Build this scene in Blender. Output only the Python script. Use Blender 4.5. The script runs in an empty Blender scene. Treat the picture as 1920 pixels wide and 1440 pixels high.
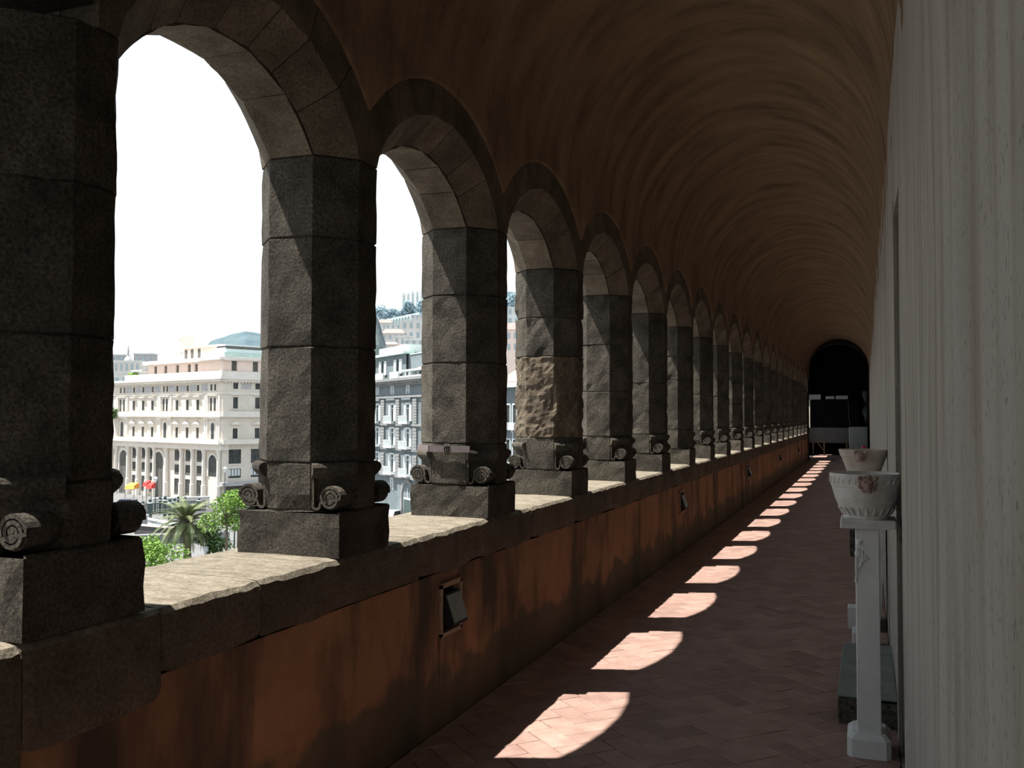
import bpy, math, random
from mathutils import Vector, Matrix, noise
R = math.radians
random.seed(7)
scene = bpy.context.scene
col = scene.collection

# ------------------------------------------------------------------ camera, world, sun, exposure
FOC, YAW, PITCH, ROLL = 1755.9, 0.363, 0.034, 0.002
CAM = Vector((2.013, 0.0, 1.561))
cy_, sy_, cp_, sp_ = math.cos(YAW), math.sin(YAW), math.cos(PITCH), math.sin(PITCH)
FWD = Vector((-sy_ * cp_, cy_ * cp_, sp_))
RGT = Vector((cy_, sy_, 0))
UPV = RGT.cross(FWD)
R2 = RGT * math.cos(ROLL) + UPV * math.sin(ROLL)
U2 = UPV * math.cos(ROLL) - RGT * math.sin(ROLL)
cam_data = bpy.data.cameras.new('camera')
cam = bpy.data.objects.new('camera', cam_data)
col.objects.link(cam)
cam_data.sensor_fit = 'HORIZONTAL'
cam_data.sensor_width = 36.0
cam_data.lens = 36.0 * FOC / 1920.0
cam_data.clip_start = 0.02
cam_data.clip_end = 6000
m3 = Matrix((R2, U2, -FWD)).transposed()
cam.matrix_world = Matrix.Translation(CAM) @ m3.to_4x4()
scene.camera = cam

world = bpy.data.worlds.new('hazy_sky')
scene.world = world
world.use_nodes = True
wn = world.node_tree
wn.nodes.clear()
w_out = wn.nodes.new('ShaderNodeOutputWorld')
w_bg = wn.nodes.new('ShaderNodeBackground')
w_tc = wn.nodes.new('ShaderNodeTexCoord')
w_sep = wn.nodes.new('ShaderNodeSeparateXYZ')
w_ramp = wn.nodes.new('ShaderNodeValToRGB')
w_ramp.color_ramp.elements[0].position = 0.0
w_ramp.color_ramp.elements[0].color = (0.98, 1.0, 1.0, 1)
w_ramp.color_ramp.elements[1].position = 1.0
w_ramp.color_ramp.elements[1].color = (0.60, 0.80, 1.0, 1)
wn.links.new(w_tc.outputs['Generated'], w_sep.inputs[0])
wn.links.new(w_sep.outputs['Z'], w_ramp.inputs[0])
wn.links.new(w_ramp.outputs[0], w_bg.inputs['Color'])
w_bg.inputs['Strength'].default_value = 1.25
wn.links.new(w_bg.outputs[0], w_out.inputs[0])

SUN_AZ, SUN_EL = R(19.8), R(66.2)
sun_dir = Vector((math.cos(SUN_EL) * math.cos(SUN_AZ), math.cos(SUN_EL) * math.sin(SUN_AZ), -math.sin(SUN_EL)))
sd = bpy.data.lights.new('sun', 'SUN')
sd.energy = 12.0
sd.color = (1.0, 0.955, 0.88)
sd.angle = R(0.55)
sun = bpy.data.objects.new('sun', sd)
sun.rotation_euler = sun_dir.to_track_quat('-Z', 'Y').to_euler()
sun.location = (-30, -10, 60)
col.objects.link(sun)

scene.view_settings.view_transform = 'Standard'
scene.view_settings.look = 'None'
scene.view_settings.exposure = 0.0
scene.view_settings.gamma = 1.0
scene.view_settings.use_curve_mapping = False
scene.cycles.max_bounces = 14
scene.cycles.diffuse_bounces = 8


def at(u, v, d):
    """world point lying d metres in front of the camera along the ray of photo pixel (u, v)"""
    return CAM + (FWD + R2 * ((u - 960) / FOC) - U2 * ((v - 720) / FOC)) * d


# ------------------------------------------------------------------ materials
MATS = {}


def mat(name, c1, c2, scale=4.0, rough=0.9, bump=0.0, bscale=60.0, stretch=(1, 1, 1), rnd=0.0,
        contrast=(0.35, 0.65), spec=0.2, island=False, metal=0.0, speck=0.0, bdist=0.01):
    m = bpy.data.materials.new(name)
    m.use_nodes = True
    nt = m.node_tree
    N, L = nt.nodes, nt.links
    b = N['Principled BSDF']
    b.inputs['Roughness'].default_value = rough
    b.inputs['Specular IOR Level'].default_value = spec
    b.inputs['Metallic'].default_value = metal
    g = N.new('ShaderNodeNewGeometry')
    mp = N.new('ShaderNodeMapping')
    mp.inputs['Scale'].default_value = stretch
    L.new(g.outputs['Position'], mp.inputs['Vector'])
    n1 = N.new('ShaderNodeTexNoise')
    n1.inputs['Scale'].default_value = scale
    n1.inputs['Detail'].default_value = 6
    n1.inputs['Roughness'].default_value = 0.62
    L.new(mp.outputs[0], n1.inputs['Vector'])
    r = N.new('ShaderNodeValToRGB')
    r.color_ramp.elements[0].position, r.color_ramp.elements[1].position = contrast
    r.color_ramp.elements[0].color = (*c1, 1)
    r.color_ramp.elements[1].color = (*c2, 1)
    L.new(n1.outputs['Fac'], r.inputs[0])
    out = r.outputs[0]
    if speck > 0:
        n3 = N.new('ShaderNodeTexNoise')
        n3.inputs['Scale'].default_value = bscale * 1.3
        n3.inputs['Detail'].default_value = 3
        L.new(g.outputs['Position'], n3.inputs['Vector'])
        mr = N.new('ShaderNodeMapRange')
        mr.inputs[1].default_value, mr.inputs[2].default_value = 0.3, 0.7
        mr.inputs[3].default_value, mr.inputs[4].default_value = 1 - speck, 1 + speck
        L.new(n3.outputs['Fac'], mr.inputs[0])
        vm = N.new('ShaderNodeVectorMath')
        vm.operation = 'SCALE'
        L.new(out, vm.inputs[0])
        L.new(mr.outputs[0], vm.inputs['Scale'])
        out = vm.outputs[0]
    if rnd > 0:
        hs = N.new('ShaderNodeHueSaturation')
        mr = N.new('ShaderNodeMapRange')
        mr.inputs[3].default_value, mr.inputs[4].default_value = 1 - rnd, 1 + rnd
        if island:
            ad = N.new('ShaderNodeMath')
            ad.operation = 'ADD'
            oi = N.new('ShaderNodeObjectInfo')
            L.new(oi.outputs['Random'], ad.inputs[0])
            L.new(g.outputs['Random Per Island'], ad.inputs[1])
            fr = N.new('ShaderNodeMath')
            fr.operation = 'FRACT'
            L.new(ad.outputs[0], fr.inputs[0])
            L.new(fr.outputs[0], mr.inputs[0])
        else:
            oi = N.new('ShaderNodeObjectInfo')
            L.new(oi.outputs['Random'], mr.inputs[0])
        L.new(mr.outputs[0], hs.inputs['Value'])
        L.new(out, hs.inputs['Color'])
        out = hs.outputs[0]
    L.new(out, b.inputs['Base Color'])
    if bump > 0:
        n2 = N.new('ShaderNodeTexNoise')
        n2.inputs['Scale'].default_value = bscale
        n2.inputs['Detail'].default_value = 5
        n2.inputs['Roughness'].default_value = 0.7
        L.new(g.outputs['Position'], n2.inputs['Vector'])
        bp = N.new('ShaderNodeBump')
        bp.inputs['Strength'].default_value = bump
        bp.inputs['Distance'].default_value = bdist
        L.new(n2.outputs['Fac'], bp.inputs['Height'])
        L.new(bp.outputs[0], b.inputs['Normal'])
    MATS[name] = m
    return m


M_stone = mat('piperno_stone', (0.050, 0.043, 0.034), (0.120, 0.104, 0.083), 5.5, 0.95, 1.0, 75, rnd=0.14, speck=0.5, bdist=0.022)
M_arch = mat('brown_arch_stone', (0.095, 0.074, 0.052), (0.185, 0.148, 0.108), 5.0, 0.95, 0.8, 70, rnd=0.16, speck=0.3, bdist=0.012)
M_sill = mat('worn_sill_stone', (0.135, 0.115, 0.085), (0.23, 0.20, 0.155), 9, 0.95, 0.6, 60, stretch=(1, 2.2, 1), rnd=0.08, speck=0.25)
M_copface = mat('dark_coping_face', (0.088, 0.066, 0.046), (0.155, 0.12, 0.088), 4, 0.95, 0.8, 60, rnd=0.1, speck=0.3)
M_jambshade = mat('jamb_shade_brown', (0.075, 0.065, 0.05), (0.12, 0.105, 0.082), 6, 0.8, stretch=(1, 3, 0.3))  # dark tone stands in for the shade on the unlit jamb
M_mortar = mat('dark_mortar', (0.04, 0.033, 0.026), (0.08, 0.066, 0.05), 12, 1.0)
M_iron = mat('painted_iron', (0.12, 0.095, 0.095), (0.17, 0.135, 0.135), 20, 0.6, spec=0.4)
M_tile = mat('terracotta', (0.285, 0.182, 0.152), (0.375, 0.248, 0.208), 8, 0.42, 0.25, 70, rnd=0.16, island=True, spec=0.35, speck=0.08)
M_grout = mat('grout', (0.10, 0.055, 0.042), (0.16, 0.09, 0.07), 14, 1.0)
M_vault = mat('vault_plaster', (0.15, 0.098, 0.06), (0.34, 0.23, 0.145), 2.4, 0.95, 0.5, 9, stretch=(0.6, 1.7, 0.6), contrast=(0.3, 0.7), bdist=0.03)
M_white = mat('white_marble', (0.68, 0.70, 0.69), (0.78, 0.80, 0.79), 6, 0.55, 0.15, 50, spec=0.4)
M_marble = mat('weathered_marble', (0.52, 0.51, 0.47), (0.70, 0.70, 0.67), 9, 0.65, 0.3, 45, spec=0.3)
M_basin2 = mat('stained_marble', (0.40, 0.35, 0.27), (0.62, 0.59, 0.53), 7, 0.7, 0.3, 45)
M_mask = mat('reddish_marble', (0.25, 0.15, 0.13), (0.44, 0.37, 0.34), 30, 0.7, 0.3, 60)
M_green = mat('green_grey_stone', (0.17, 0.20, 0.185), (0.24, 0.27, 0.25), 9, 0.6, 0.2, 50)
M_rough = mat('rough_dark_stone', (0.05, 0.048, 0.042), (0.16, 0.15, 0.13), 28, 0.95, 1.0, 70, speck=0.5)
M_black = mat('black_cloth', (0.008, 0.008, 0.009), (0.013, 0.013, 0.014), 5, 0.95, spec=0.05)
M_panelgrey = mat('grey_board', (0.13, 0.13, 0.135), (0.16, 0.16, 0.165), 5, 0.8)
M_whitebox = mat('white_laminate', (0.50, 0.56, 0.56), (0.56, 0.62, 0.62), 3, 0.5)
M_wood = mat('pale_wood', (0.30, 0.19, 0.10), (0.42, 0.28, 0.16), 12, 0.7, stretch=(1, 1, 0.2))
M_redplastic = mat('red_plastic', (0.35, 0.03, 0.06), (0.45, 0.05, 0.09), 5, 0.4)
M_sheet = mat('clear_sheet', (0.10, 0.13, 0.12), (0.17, 0.20, 0.19), 8, 0.3, spec=0.6)
M_creamplaster = mat('cream_plaster', (0.55, 0.50, 0.42), (0.66, 0.61, 0.52), 3, 0.9)
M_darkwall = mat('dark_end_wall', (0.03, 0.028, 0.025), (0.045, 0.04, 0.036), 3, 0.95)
M_frame = mat('niche_frame', (0.28, 0.18, 0.12), (0.38, 0.26, 0.18), 20, 0.8)
M_lampbody = mat('lamp_body', (0.012, 0.012, 0.012), (0.02, 0.02, 0.02), 10, 0.5)
M_lampglass = mat('lamp_glass', (0.16, 0.165, 0.15), (0.20, 0.205, 0.19), 8, 0.25, spec=0.5)
# city
M_cream = mat('cream_stucco', (0.64, 0.58, 0.505), (0.71, 0.655, 0.58), 0.5, 0.9)
M_trimw = mat('pale_trim', (0.70, 0.655, 0.59), (0.77, 0.73, 0.67), 0.7, 0.9)
M_frieze = mat('frieze_grey', (0.36, 0.36, 0.37), (0.50, 0.49, 0.48), 1.5, 0.9)
M_pinkst = mat('pink_stucco', (0.80, 0.65, 0.57), (0.86, 0.71, 0.63), 0.5, 0.9)
M_glass = mat('window_glass', (0.025, 0.03, 0.03), (0.07, 0.075, 0.075), 0.8, 0.35, spec=0.25)
M_shutter = mat('grey_shutter', (0.10, 0.10, 0.09), (0.15, 0.14, 0.13), 2, 0.8)
M_winwhite = mat('white_joinery', (0.58, 0.62, 0.63), (0.66, 0.70, 0.71), 2, 0.6)
M_greyst = mat('grey_stucco', (0.145, 0.175, 0.19), (0.19, 0.225, 0.24), 0.6, 0.9)
M_rust = mat('grey_rustic_stone', (0.20, 0.21, 0.21), (0.28, 0.285, 0.285), 1.2, 0.9, rnd=0.08)
M_copper = mat('green_copper', (0.45, 0.60, 0.54), (0.55, 0.70, 0.64), 0.8, 0.7)
M_rooftile = mat('pink_roof_tiles', (0.30, 0.20, 0.185), (0.40, 0.28, 0.26), 0.9, 0.9, stretch=(1, 1, 3))
M_dome = mat('slate_dome', (0.17, 0.22, 0.22), (0.26, 0.31, 0.30), 0.8, 0.8)
M_white2 = mat('white_stucco', (0.62, 0.64, 0.62), (0.72, 0.73, 0.70), 0.4, 0.9)
M_house = mat('house_stucco', (0.66, 0.615, 0.565), (0.76, 0.72, 0.68), 0.2, 0.9, rnd=0.1)
M_hill = mat('haze_tinted_hill', (0.055, 0.095, 0.115), (0.095, 0.135, 0.15), 0.02, 1.0)  # distance haze is put into this bluish base colour
M_hilltree = mat('haze_tinted_trees', (0.36, 0.48, 0.53), (0.52, 0.62, 0.65), 0.08, 1.0)  # pale blue haze blended into the base colour
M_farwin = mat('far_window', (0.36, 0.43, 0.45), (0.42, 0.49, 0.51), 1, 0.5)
M_road = mat('pale_paving', (0.14, 0.14, 0.138), (0.17, 0.17, 0.168), 0.2, 0.9)
M_asph = mat('asphalt', (0.07, 0.07, 0.07), (0.09, 0.09, 0.09), 0.5, 0.9)
M_leafA = mat('fresh_leaves', (0.105, 0.20, 0.035), (0.235, 0.37, 0.08), 1.6, 0.7, rnd=0.25, island=True)
M_leafB = mat('dark_leaves', (0.05, 0.10, 0.03), (0.11, 0.19, 0.06), 1.6, 0.7, rnd=0.25, island=True)
M_palm = mat('palm_leaves', (0.075, 0.105, 0.04), (0.20, 0.225, 0.11), 2.0, 0.5, rnd=0.2, island=True)
M_bark = mat('bark', (0.10, 0.075, 0.055), (0.18, 0.14, 0.11), 5, 0.95)
M_gateiron = mat('green_iron', (0.05, 0.075, 0.075), (0.085, 0.115, 0.115), 3, 0.6)
M_lampwhite = mat('lamp_white', (0.72, 0.76, 0.76), (0.80, 0.84, 0.84), 3, 0.4)
M_orange = mat('orange_canvas', (0.75, 0.33, 0.06), (0.85, 0.42, 0.10), 2, 0.8)
M_red = mat('red_canvas', (0.62, 0.05, 0.05), (0.72, 0.08, 0.07), 2, 0.8)
M_carblue = mat('dark_blue_paint', (0.07, 0.09, 0.16), (0.09, 0.11, 0.19), 2, 0.3, spec=0.5)
M_carwhite = mat('white_paint', (0.74, 0.76, 0.78), (0.80, 0.82, 0.84), 2, 0.3, spec=0.5)
M_tyre = mat('tyre', (0.02, 0.02, 0.02), (0.03, 0.03, 0.03), 5, 0.9)
M_garden = mat('garden_earth', (0.16, 0.17, 0.09), (0.26, 0.25, 0.15), 0.6, 1.0)


def plaster_orange():
    m = mat('stained_orange_plaster', (0.23, 0.112, 0.062), (0.38, 0.19, 0.105), 2.3, 0.92, 0.5, 40, contrast=(0.3, 0.7))
    nt = m.node_tree
    N, L = nt.nodes, nt.links
    b = N['Principled BSDF']
    src = b.inputs['Base Color'].links[0].from_socket
    g = N.new('ShaderNodeNewGeometry')
    mp = N.new('ShaderNodeMapping')
    mp.inputs['Scale'].default_value = (1, 1.9, 0.55)
    L.new(g.outputs['Position'], mp.inputs[0])
    n = N.new('ShaderNodeTexNoise')
    n.inputs['Scale'].default_value = 1.25
    n.inputs['Detail'].default_value = 7
    n.inputs['Roughness'].default_value = 0.6
    L.new(mp.outputs[0], n.inputs['Vector'])
    r = N.new('ShaderNodeValToRGB')
    r.color_ramp.elements[0].position, r.color_ramp.elements[1].position = 0.48, 0.64
    L.new(n.outputs['Fac'], r.inputs[0])
    mx = N.new('ShaderNodeMix')
    mx.data_type = 'RGBA'
    L.new(r.outputs[0], mx.inputs['Factor'])
    L.new(src, mx.inputs['A'])
    mx.inputs['B'].default_value = (0.085, 0.058, 0.040, 1)
    # grey-green damp band at the foot of the wall, ragged edge
    sp = N.new('ShaderNodeSeparateXYZ')
    L.new(g.outputs['Position'], sp.inputs[0])
    n2 = N.new('ShaderNodeTexNoise')
    n2.inputs['Scale'].default_value = 3.0
    n2.inputs['Detail'].default_value = 5
    L.new(g.outputs['Position'], n2.inputs['Vector'])
    ma = N.new('ShaderNodeMath')
    ma.operation = 'MULTIPLY_ADD'
    ma.inputs[1].default_value = -0.55
    L.new(n2.outputs['Fac'], ma.inputs[0])
    L.new(sp.outputs['Z'], ma.inputs[2])
    r2 = N.new('ShaderNodeValToRGB')
    r2.color_ramp.elements[0].position, r2.color_ramp.elements[1].position = 0.0, 0.06
    r2.color_ramp.elements[0].color = (1, 1, 1, 1)
    r2.color_ramp.elements[1].color = (0, 0, 0, 1)
    L.new(ma.outputs[0], r2.inputs[0])
    mul = N.new('ShaderNodeMath')
    mul.operation = 'MULTIPLY'
    mul.inputs[1].default_value = 0.75
    L.new(r2.outputs[0], mul.inputs[0])
    mx2 = N.new('ShaderNodeMix')
    mx2.data_type = 'RGBA'
    L.new(mul.outputs[0], mx2.inputs['Factor'])
    L.new(mx.outputs['Result'], mx2.inputs['A'])
    mx2.inputs['B'].default_value = (0.085, 0.075, 0.052, 1)
    L.new(mx2.outputs['Result'], b.inputs['Base Color'])
    return m


M_orangewall = plaster_orange()


def plaster_grey():
    m = mat('grey_lime_plaster', (0.37, 0.355, 0.315), (0.47, 0.455, 0.41), 2.0, 0.92, 0.4, 55, stretch=(1, 2.2, 0.6), contrast=(0.3, 0.7))
    nt = m.node_tree
    N, L = nt.nodes, nt.links
    b = N['Principled BSDF']
    src = b.inputs['Base Color'].links[0].from_socket
    g = N.new('ShaderNodeNewGeometry')
    # brown stain drips near the vault, ragged
    mp = N.new('ShaderNodeMapping')
    mp.inputs['Scale'].default_value = (1, 4.5, 0.5)
    L.new(g.outputs['Position'], mp.inputs[0])
    n = N.new('ShaderNodeTexNoise')
    n.inputs['Scale'].default_value = 2.0
    n.inputs['Detail'].default_value = 6
    L.new(mp.outputs[0], n.inputs['Vector'])
    r = N.new('ShaderNodeValToRGB')
    r.color_ramp.elements[0].position, r.color_ramp.elements[1].position = 0.50, 0.72
    L.new(n.outputs['Fac'], r.inputs[0])
    mul = N.new('ShaderNodeMath')
    mul.operation = 'MULTIPLY'
    mul.inputs[1].default_value = 0.6
    L.new(r.outputs[0], mul.inputs[0])
    mx = N.new('ShaderNodeMix')
    mx.data_type = 'RGBA'
    L.new(mul.outputs[0], mx.inputs['Factor'])
    L.new(src, mx.inputs['A'])
    mx.inputs['B'].default_value = (0.22, 0.185, 0.135, 1)
    # small dark pores
    v = N.new('ShaderNodeTexNoise')
    v.inputs['Scale'].default_value = 70
    v.inputs['Detail'].default_value = 2
    mp2 = N.new('ShaderNodeMapping')
    mp2.inputs['Scale'].default_value = (1, 1.6, 0.8)
    L.new(g.outputs['Position'], mp2.inputs[0])
    L.new(mp2.outputs[0], v.inputs['Vector'])
    r3 = N.new('ShaderNodeValToRGB')
    r3.color_ramp.elements[0].position, r3.color_ramp.elements[1].position = 0.63, 0.69
    L.new(v.outputs['Fac'], r3.inputs[0])
    mul3 = N.new('ShaderNodeMath')
    mul3.operation = 'MULTIPLY'
    mul3.inputs[1].default_value = 0.65
    L.new(r3.outputs[0], mul3.inputs[0])
    mx3 = N.new('ShaderNodeMix')
    mx3.data_type = 'RGBA'
    L.new(mul3.outputs[0], mx3.inputs['Factor'])
    L.new(mx.outputs['Result'], mx3.inputs['A'])
    mx3.inputs['B'].default_value = (0.11, 0.085, 0.065, 1)
    L.new(mx3.outputs['Result'], b.inputs['Base Color'])
    return m


M_greywall = plaster_grey()


# ------------------------------------------------------------------ mesh and object helpers
class MB:
    def __init__(self):
        self.v, self.f = [], []

    def add(self, verts, faces):
        o = len(self.v)
        self.v += [tuple(p) for p in verts]
        self.f += [tuple(i + o for i in q) for q in faces]

    def box(self, x0, x1, y0, y1, z0, z1):
        v = [(x0, y0, z0), (x1, y0, z0), (x1, y1, z0), (x0, y1, z0), (x0, y0, z1), (x1, y0, z1), (x1, y1, z1), (x0, y1, z1)]
        self.add(v, [(0, 3, 2, 1), (4, 5, 6, 7), (0, 1, 5, 4), (1, 2, 6, 5), (2, 3, 7, 6), (3, 0, 4, 7)])

    def bbox(self, x0, x1, y0, y1, z0, z1, b=0.01):
        """box with chamfered top and vertical edges"""
        def ring(z, i):
            return [(x0 + i, y0 + b, z), (x0 + b, y0 + i, z), (x1 - b, y0 + i, z), (x1 - i, y0 + b, z),
                    (x1 - i, y1 - b, z), (x1 - b, y1 - i, z), (x0 + b, y1 - i, z), (x0 + i, y1 - b, z)]
        self.loft([ring(z0, 0), ring(z1 - b, 0), [((p[0] - (x0 + x1) / 2) * (1 - 2 * b / (x1 - x0)) + (x0 + x1) / 2,
                  (p[1] - (y0 + y1) / 2) * (1 - 2 * b / (y1 - y0)) + (y0 + y1) / 2, z1) for p in ring(z1, 0)]])

    def loft(self, rings, caps=True, closed=True):
        n = len(rings[0])
        v = [p for r in rings for p in r]
        f = []
        for i in range(len(rings) - 1):
            for j in range(n if closed else n - 1):
                k = (j + 1) % n
                f.append((i * n + j, i * n + k, (i + 1) * n + k, (i + 1) * n + j))
        if caps:
            f.append(tuple(range(n - 1, -1, -1)))
            f.append(tuple((len(rings) - 1) * n + j for j in range(n)))
        self.add(v, f)

    def lathe(self, prof, c=(0, 0, 0), n=40, caps=True):
        rings = [[(c[0] + r * math.cos(2 * math.pi * j / n), c[1] + r * math.sin(2 * math.pi * j / n), c[2] + z) for j in range(n)] for r, z in prof]
        self.loft(rings, caps)

    def tube(self, pts, r, n=8, r1=None):
        pts = [Vector(p) for p in pts]
        rings = []
        for i, p in enumerate(pts):
            t = (pts[min(i + 1, len(pts) - 1)] - pts[max(i - 1, 0)]).normalized()
            a = t.orthogonal().normalized()
            if abs(t.z) < 0.9:
                a = t.cross(Vector((0, 0, 1))).normalized()
            b = t.cross(a)
            rr = r if r1 is None else r + (r1 - r) * i / (len(pts) - 1)
            rings.append([p + a * rr * math.cos(2 * math.pi * j / n) + b * rr * math.sin(2 * math.pi * j / n) for j in range(n)])
        self.loft(rings)

    def poly(self, pts, d):
        """prism: polygon pts (3d) extruded by vector d"""
        d = Vector(d)
        self.loft([[Vector(p) for p in pts], [Vector(p) + d for p in pts]])

    def ball(self, c, r, n=10, sx=1, sy=1, sz=1):
        rings = []
        for i in range(1, n):
            a = math.pi * i / n
            rings.append([(c[0] + sx * r * math.sin(a) * math.cos(2 * math.pi * j / (2 * n)), c[1] + sy * r * math.sin(a) * math.sin(2 * math.pi * j / (2 * n)),
                           c[2] - sz * r * math.cos(a)) for j in range(2 * n)])
        self.loft(rings)

    def mesh(self, name, m, smooth=False):
        me = bpy.data.meshes.new(name)
        me.from_pydata(self.v, [], self.f)
        if m:
            me.materials.append(m)
        if smooth:
            me.polygons.foreach_set('use_smooth', [True] * len(me.polygons))
        me.validate()
        me.update()
        fix_normals(me)
        return me

    def build(self, name, m, parent=None, smooth=False, loc=None):
        return place(self.mesh(name, m, smooth), name, parent, loc)


WORLD = set()     # things whose parts are written in world coordinates


def fix_normals(me):
    import bmesh
    bm = bmesh.new()
    bm.from_mesh(me)
    bmesh.ops.recalc_face_normals(bm, faces=bm.faces)
    bm.to_mesh(me)
    bm.free()


def place(me, name, parent=None, loc=None, rotz=0.0):
    o = bpy.data.objects.new(name, me)
    col.objects.link(o)
    if parent is not None:
        o.parent = parent
        if parent.name in WORLD:
            o.matrix_parent_inverse = Matrix.Translation(-parent.location)
    if loc is not None:
        o.location = loc
    if rotz:
        o.rotation_euler.z = rotz
    return o


def tag(o, label, cat, group=None, kind=None):
    if label:
        o['label'] = label
    if cat:
        o['category'] = cat
    if group:
        o['group'] = group
    if kind:
        o['kind'] = kind
    return o


def thing(name, label, cat, loc=(0, 0, 0), rotz=0.0, group=None, world=False):
    o = bpy.data.objects.new(name, None)
    o.empty_display_size = 0.1
    col.objects.link(o)
    o.location = loc
    o.rotation_euler.z = rotz
    if world:
        WORLD.add(o.name)
    return tag(o, label, cat, group)


def structure(o, label=None):
    o['kind'] = 'structure'
    if label:
        o['label'] = label
    return o


def nz(p, s, seed=0.0):
    return noise.noise(Vector((p[0] * s + seed, p[1] * s + seed * 1.7, p[2] * s - seed)))


def holes_rect(mb, tf, s0, s1, z0, z1, holes, depth, step=None):
    """rect panel in (s, z), holes cut out as (s0,s1,z0,z1), reveal going back by depth; tf(s, z, n) -> point"""
    ss = {s0, s1}
    zs = {z0, z1}
    for h in holes:
        ss |= {h[0], h[1]}
        zs |= {h[2], h[3]}
    ss = sorted(x for x in ss if s0 - 1e-6 <= x <= s1 + 1e-6)
    zs = sorted(x for x in zs if z0 - 1e-6 <= x <= z1 + 1e-6)
    if step:
        def sub(a):
            o = [a[0]]
            for p, q in zip(a, a[1:]):
                k = max(1, int(round((q - p) / step)))
                o += [p + (q - p) * (i + 1) / k for i in range(k)]
            return o
        ss, zs = sub(ss), sub(zs)
    for a, b in zip(ss, ss[1:]):
        for c, d in zip(zs, zs[1:]):
            ms, mz = (a + b) / 2, (c + d) / 2
            if any(h[0] < ms < h[1] and h[2] < mz < h[3] for h in holes):
                continue
            mb.add([tf(a, c, 0), tf(b, c, 0), tf(b, d, 0), tf(a, d, 0)], [(0, 1, 2, 3)])
    for h in holes:
        a, b, c, d = h
        mb.add([tf(a, c, 0), tf(b, c, 0), tf(b, d, 0), tf(a, d, 0), tf(a, c, -depth), tf(b, c, -depth), tf(b, d, -depth), tf(a, d, -depth)],
               [(0, 1, 5, 4), (1, 2, 6, 5), (2, 3, 7, 6), (3, 0, 4, 7)])


# ------------------------------------------------------------------ layout of the gallery
SILL = 0.98
WX, WY, CH = 0.493, 0.433, 0.14
SPR = 2.65                      # springing of the arches
RISE = 0.28
PIER_Y = [1.80] + [3.324 + 1.6 * k for k in range(8)]
while len(PIER_Y) < 21:
    PIER_Y.append(PIER_Y[-1] + 1.675)
NP = len(PIER_Y)
Y_END = PIER_Y[-1] + WY         # end of the arcade
Y_TR = Y_END + 0.55             # transverse arch
Y_BACK = 44.0
Y_START = -4.8


def XR(y):
    return 2.150 - 0.0022 * y


bays = [(PIER_Y[k] + WY, PIER_Y[k + 1]) for k in range(NP - 1)]


def arch_geo(a, b, rise=RISE):
    h = (b - a) / 2
    r = (h * h + rise * rise) / (2 * rise)
    zc = SPR + rise - r
    return (a + b) / 2, h, r, zc


# ---- floor
H_EXT = 0.19 + CH


def clip_poly(pts, axis, val, keep_less):
    out = []
    for i in range(len(pts)):
        p, q = pts[i], pts[(i + 1) % len(pts)]
        ip = (p[axis] <= val) == keep_less
        iq = (q[axis] <= val) == keep_less
        if ip:
            out.append(p)
        if ip != iq:
            t = (val - p[axis]) / (q[axis] - p[axis])
            out.append((p[0] + (q[0] - p[0]) * t, p[1] + (q[1] - p[1]) * t))
    return out


def tile_geo(mb, pts, zt, g=0.0022):
    cx = sum(p[0] for p in pts) / len(pts)
    cy = sum(p[1] for p in pts) / len(pts)

    def ins(p, d):
        v = Vector((p[0] - cx, p[1] - cy))
        l = v.length
        v = v * max(0.05, (l - d * 1.3) / l) if l > 1e-6 else v
        return (cx + v.x, cy + v.y)
    a = [ins(p, g) for p in pts]
    b = [ins(p, g + 0.0025) for p in pts]
    mb.loft([[(p[0], p[1], -0.015) for p in a], [(p[0], p[1], zt - 0.0022) for p in a], [(p[0], p[1], zt) for p in b]], caps=False)
    n = len(pts)
    mb.add([(p[0], p[1], zt) for p in b], [tuple(range(n))])


fb = MB()
fb.box(-0.05, 2.35, Y_START, Y_BACK, -0.25, -0.006)
floor = structure(fb.build('floor', M_grout), 'terracotta herringbone paving of the long gallery')
W_T = 0.131
ang = R(46.5)
ca, sa = math.cos(ang), math.sin(ang)
tiles = []
NN = 260
for i in range(-NN, NN + 60):
    for j in range(-60, NN + 120):
        d = (i - j) % 4
        if d == 0:
            r_ = (i, j, 2, 1)
        elif d == 3:
            r_ = (i, j, 1, 2)
        else:
            continue
        x0, y0, lw, lh = r_
        cx, cy = (x0 + lw / 2) * W_T, (y0 + lh / 2) * W_T
        wx, wy = cx * ca - cy * sa + 0.08, cx * sa + cy * ca + 0.05
        if wx < -0.25 or wx > 2.4 or wy < Y_START or wy > 41.5:
            continue
        pts = [(x0 * W_T, y0 * W_T), ((x0 + lw) * W_T, y0 * W_T), ((x0 + lw) * W_T, (y0 + lh) * W_T), (x0 * W_T, (y0 + lh) * W_T)]
        pts = [(p[0] * ca - p[1] * sa + 0.08, p[0] * sa + p[1] * ca + 0.05) for p in pts]
        pts = clip_poly(pts, 0, 0.004, False)
        if len(pts) >= 3:
            pts = clip_poly(pts, 0, XR(wy) - 0.004, True)
        if len(pts) < 3:
            continue
        tiles.append((wy, wx, pts))
tiles.sort(key=lambda t: t[0])
near_t = [t for t in tiles if t[0] > 3.7 and t[1] > 0.0][:296]
near_set = set(id(t) for t in near_t)
rest = MB()
for t in tiles:
    zt = random.uniform(-0.0012, 0.0012)
    if id(t) in near_set:
        b = MB()
        tile_geo(b, t[2], zt)
        b.build('tile', M_tile, floor)
    else:
        tile_geo(rest, t[2], zt)
o = rest.build('tile_paving', M_tile, floor)
o['kind'] = 'stuff'

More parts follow.
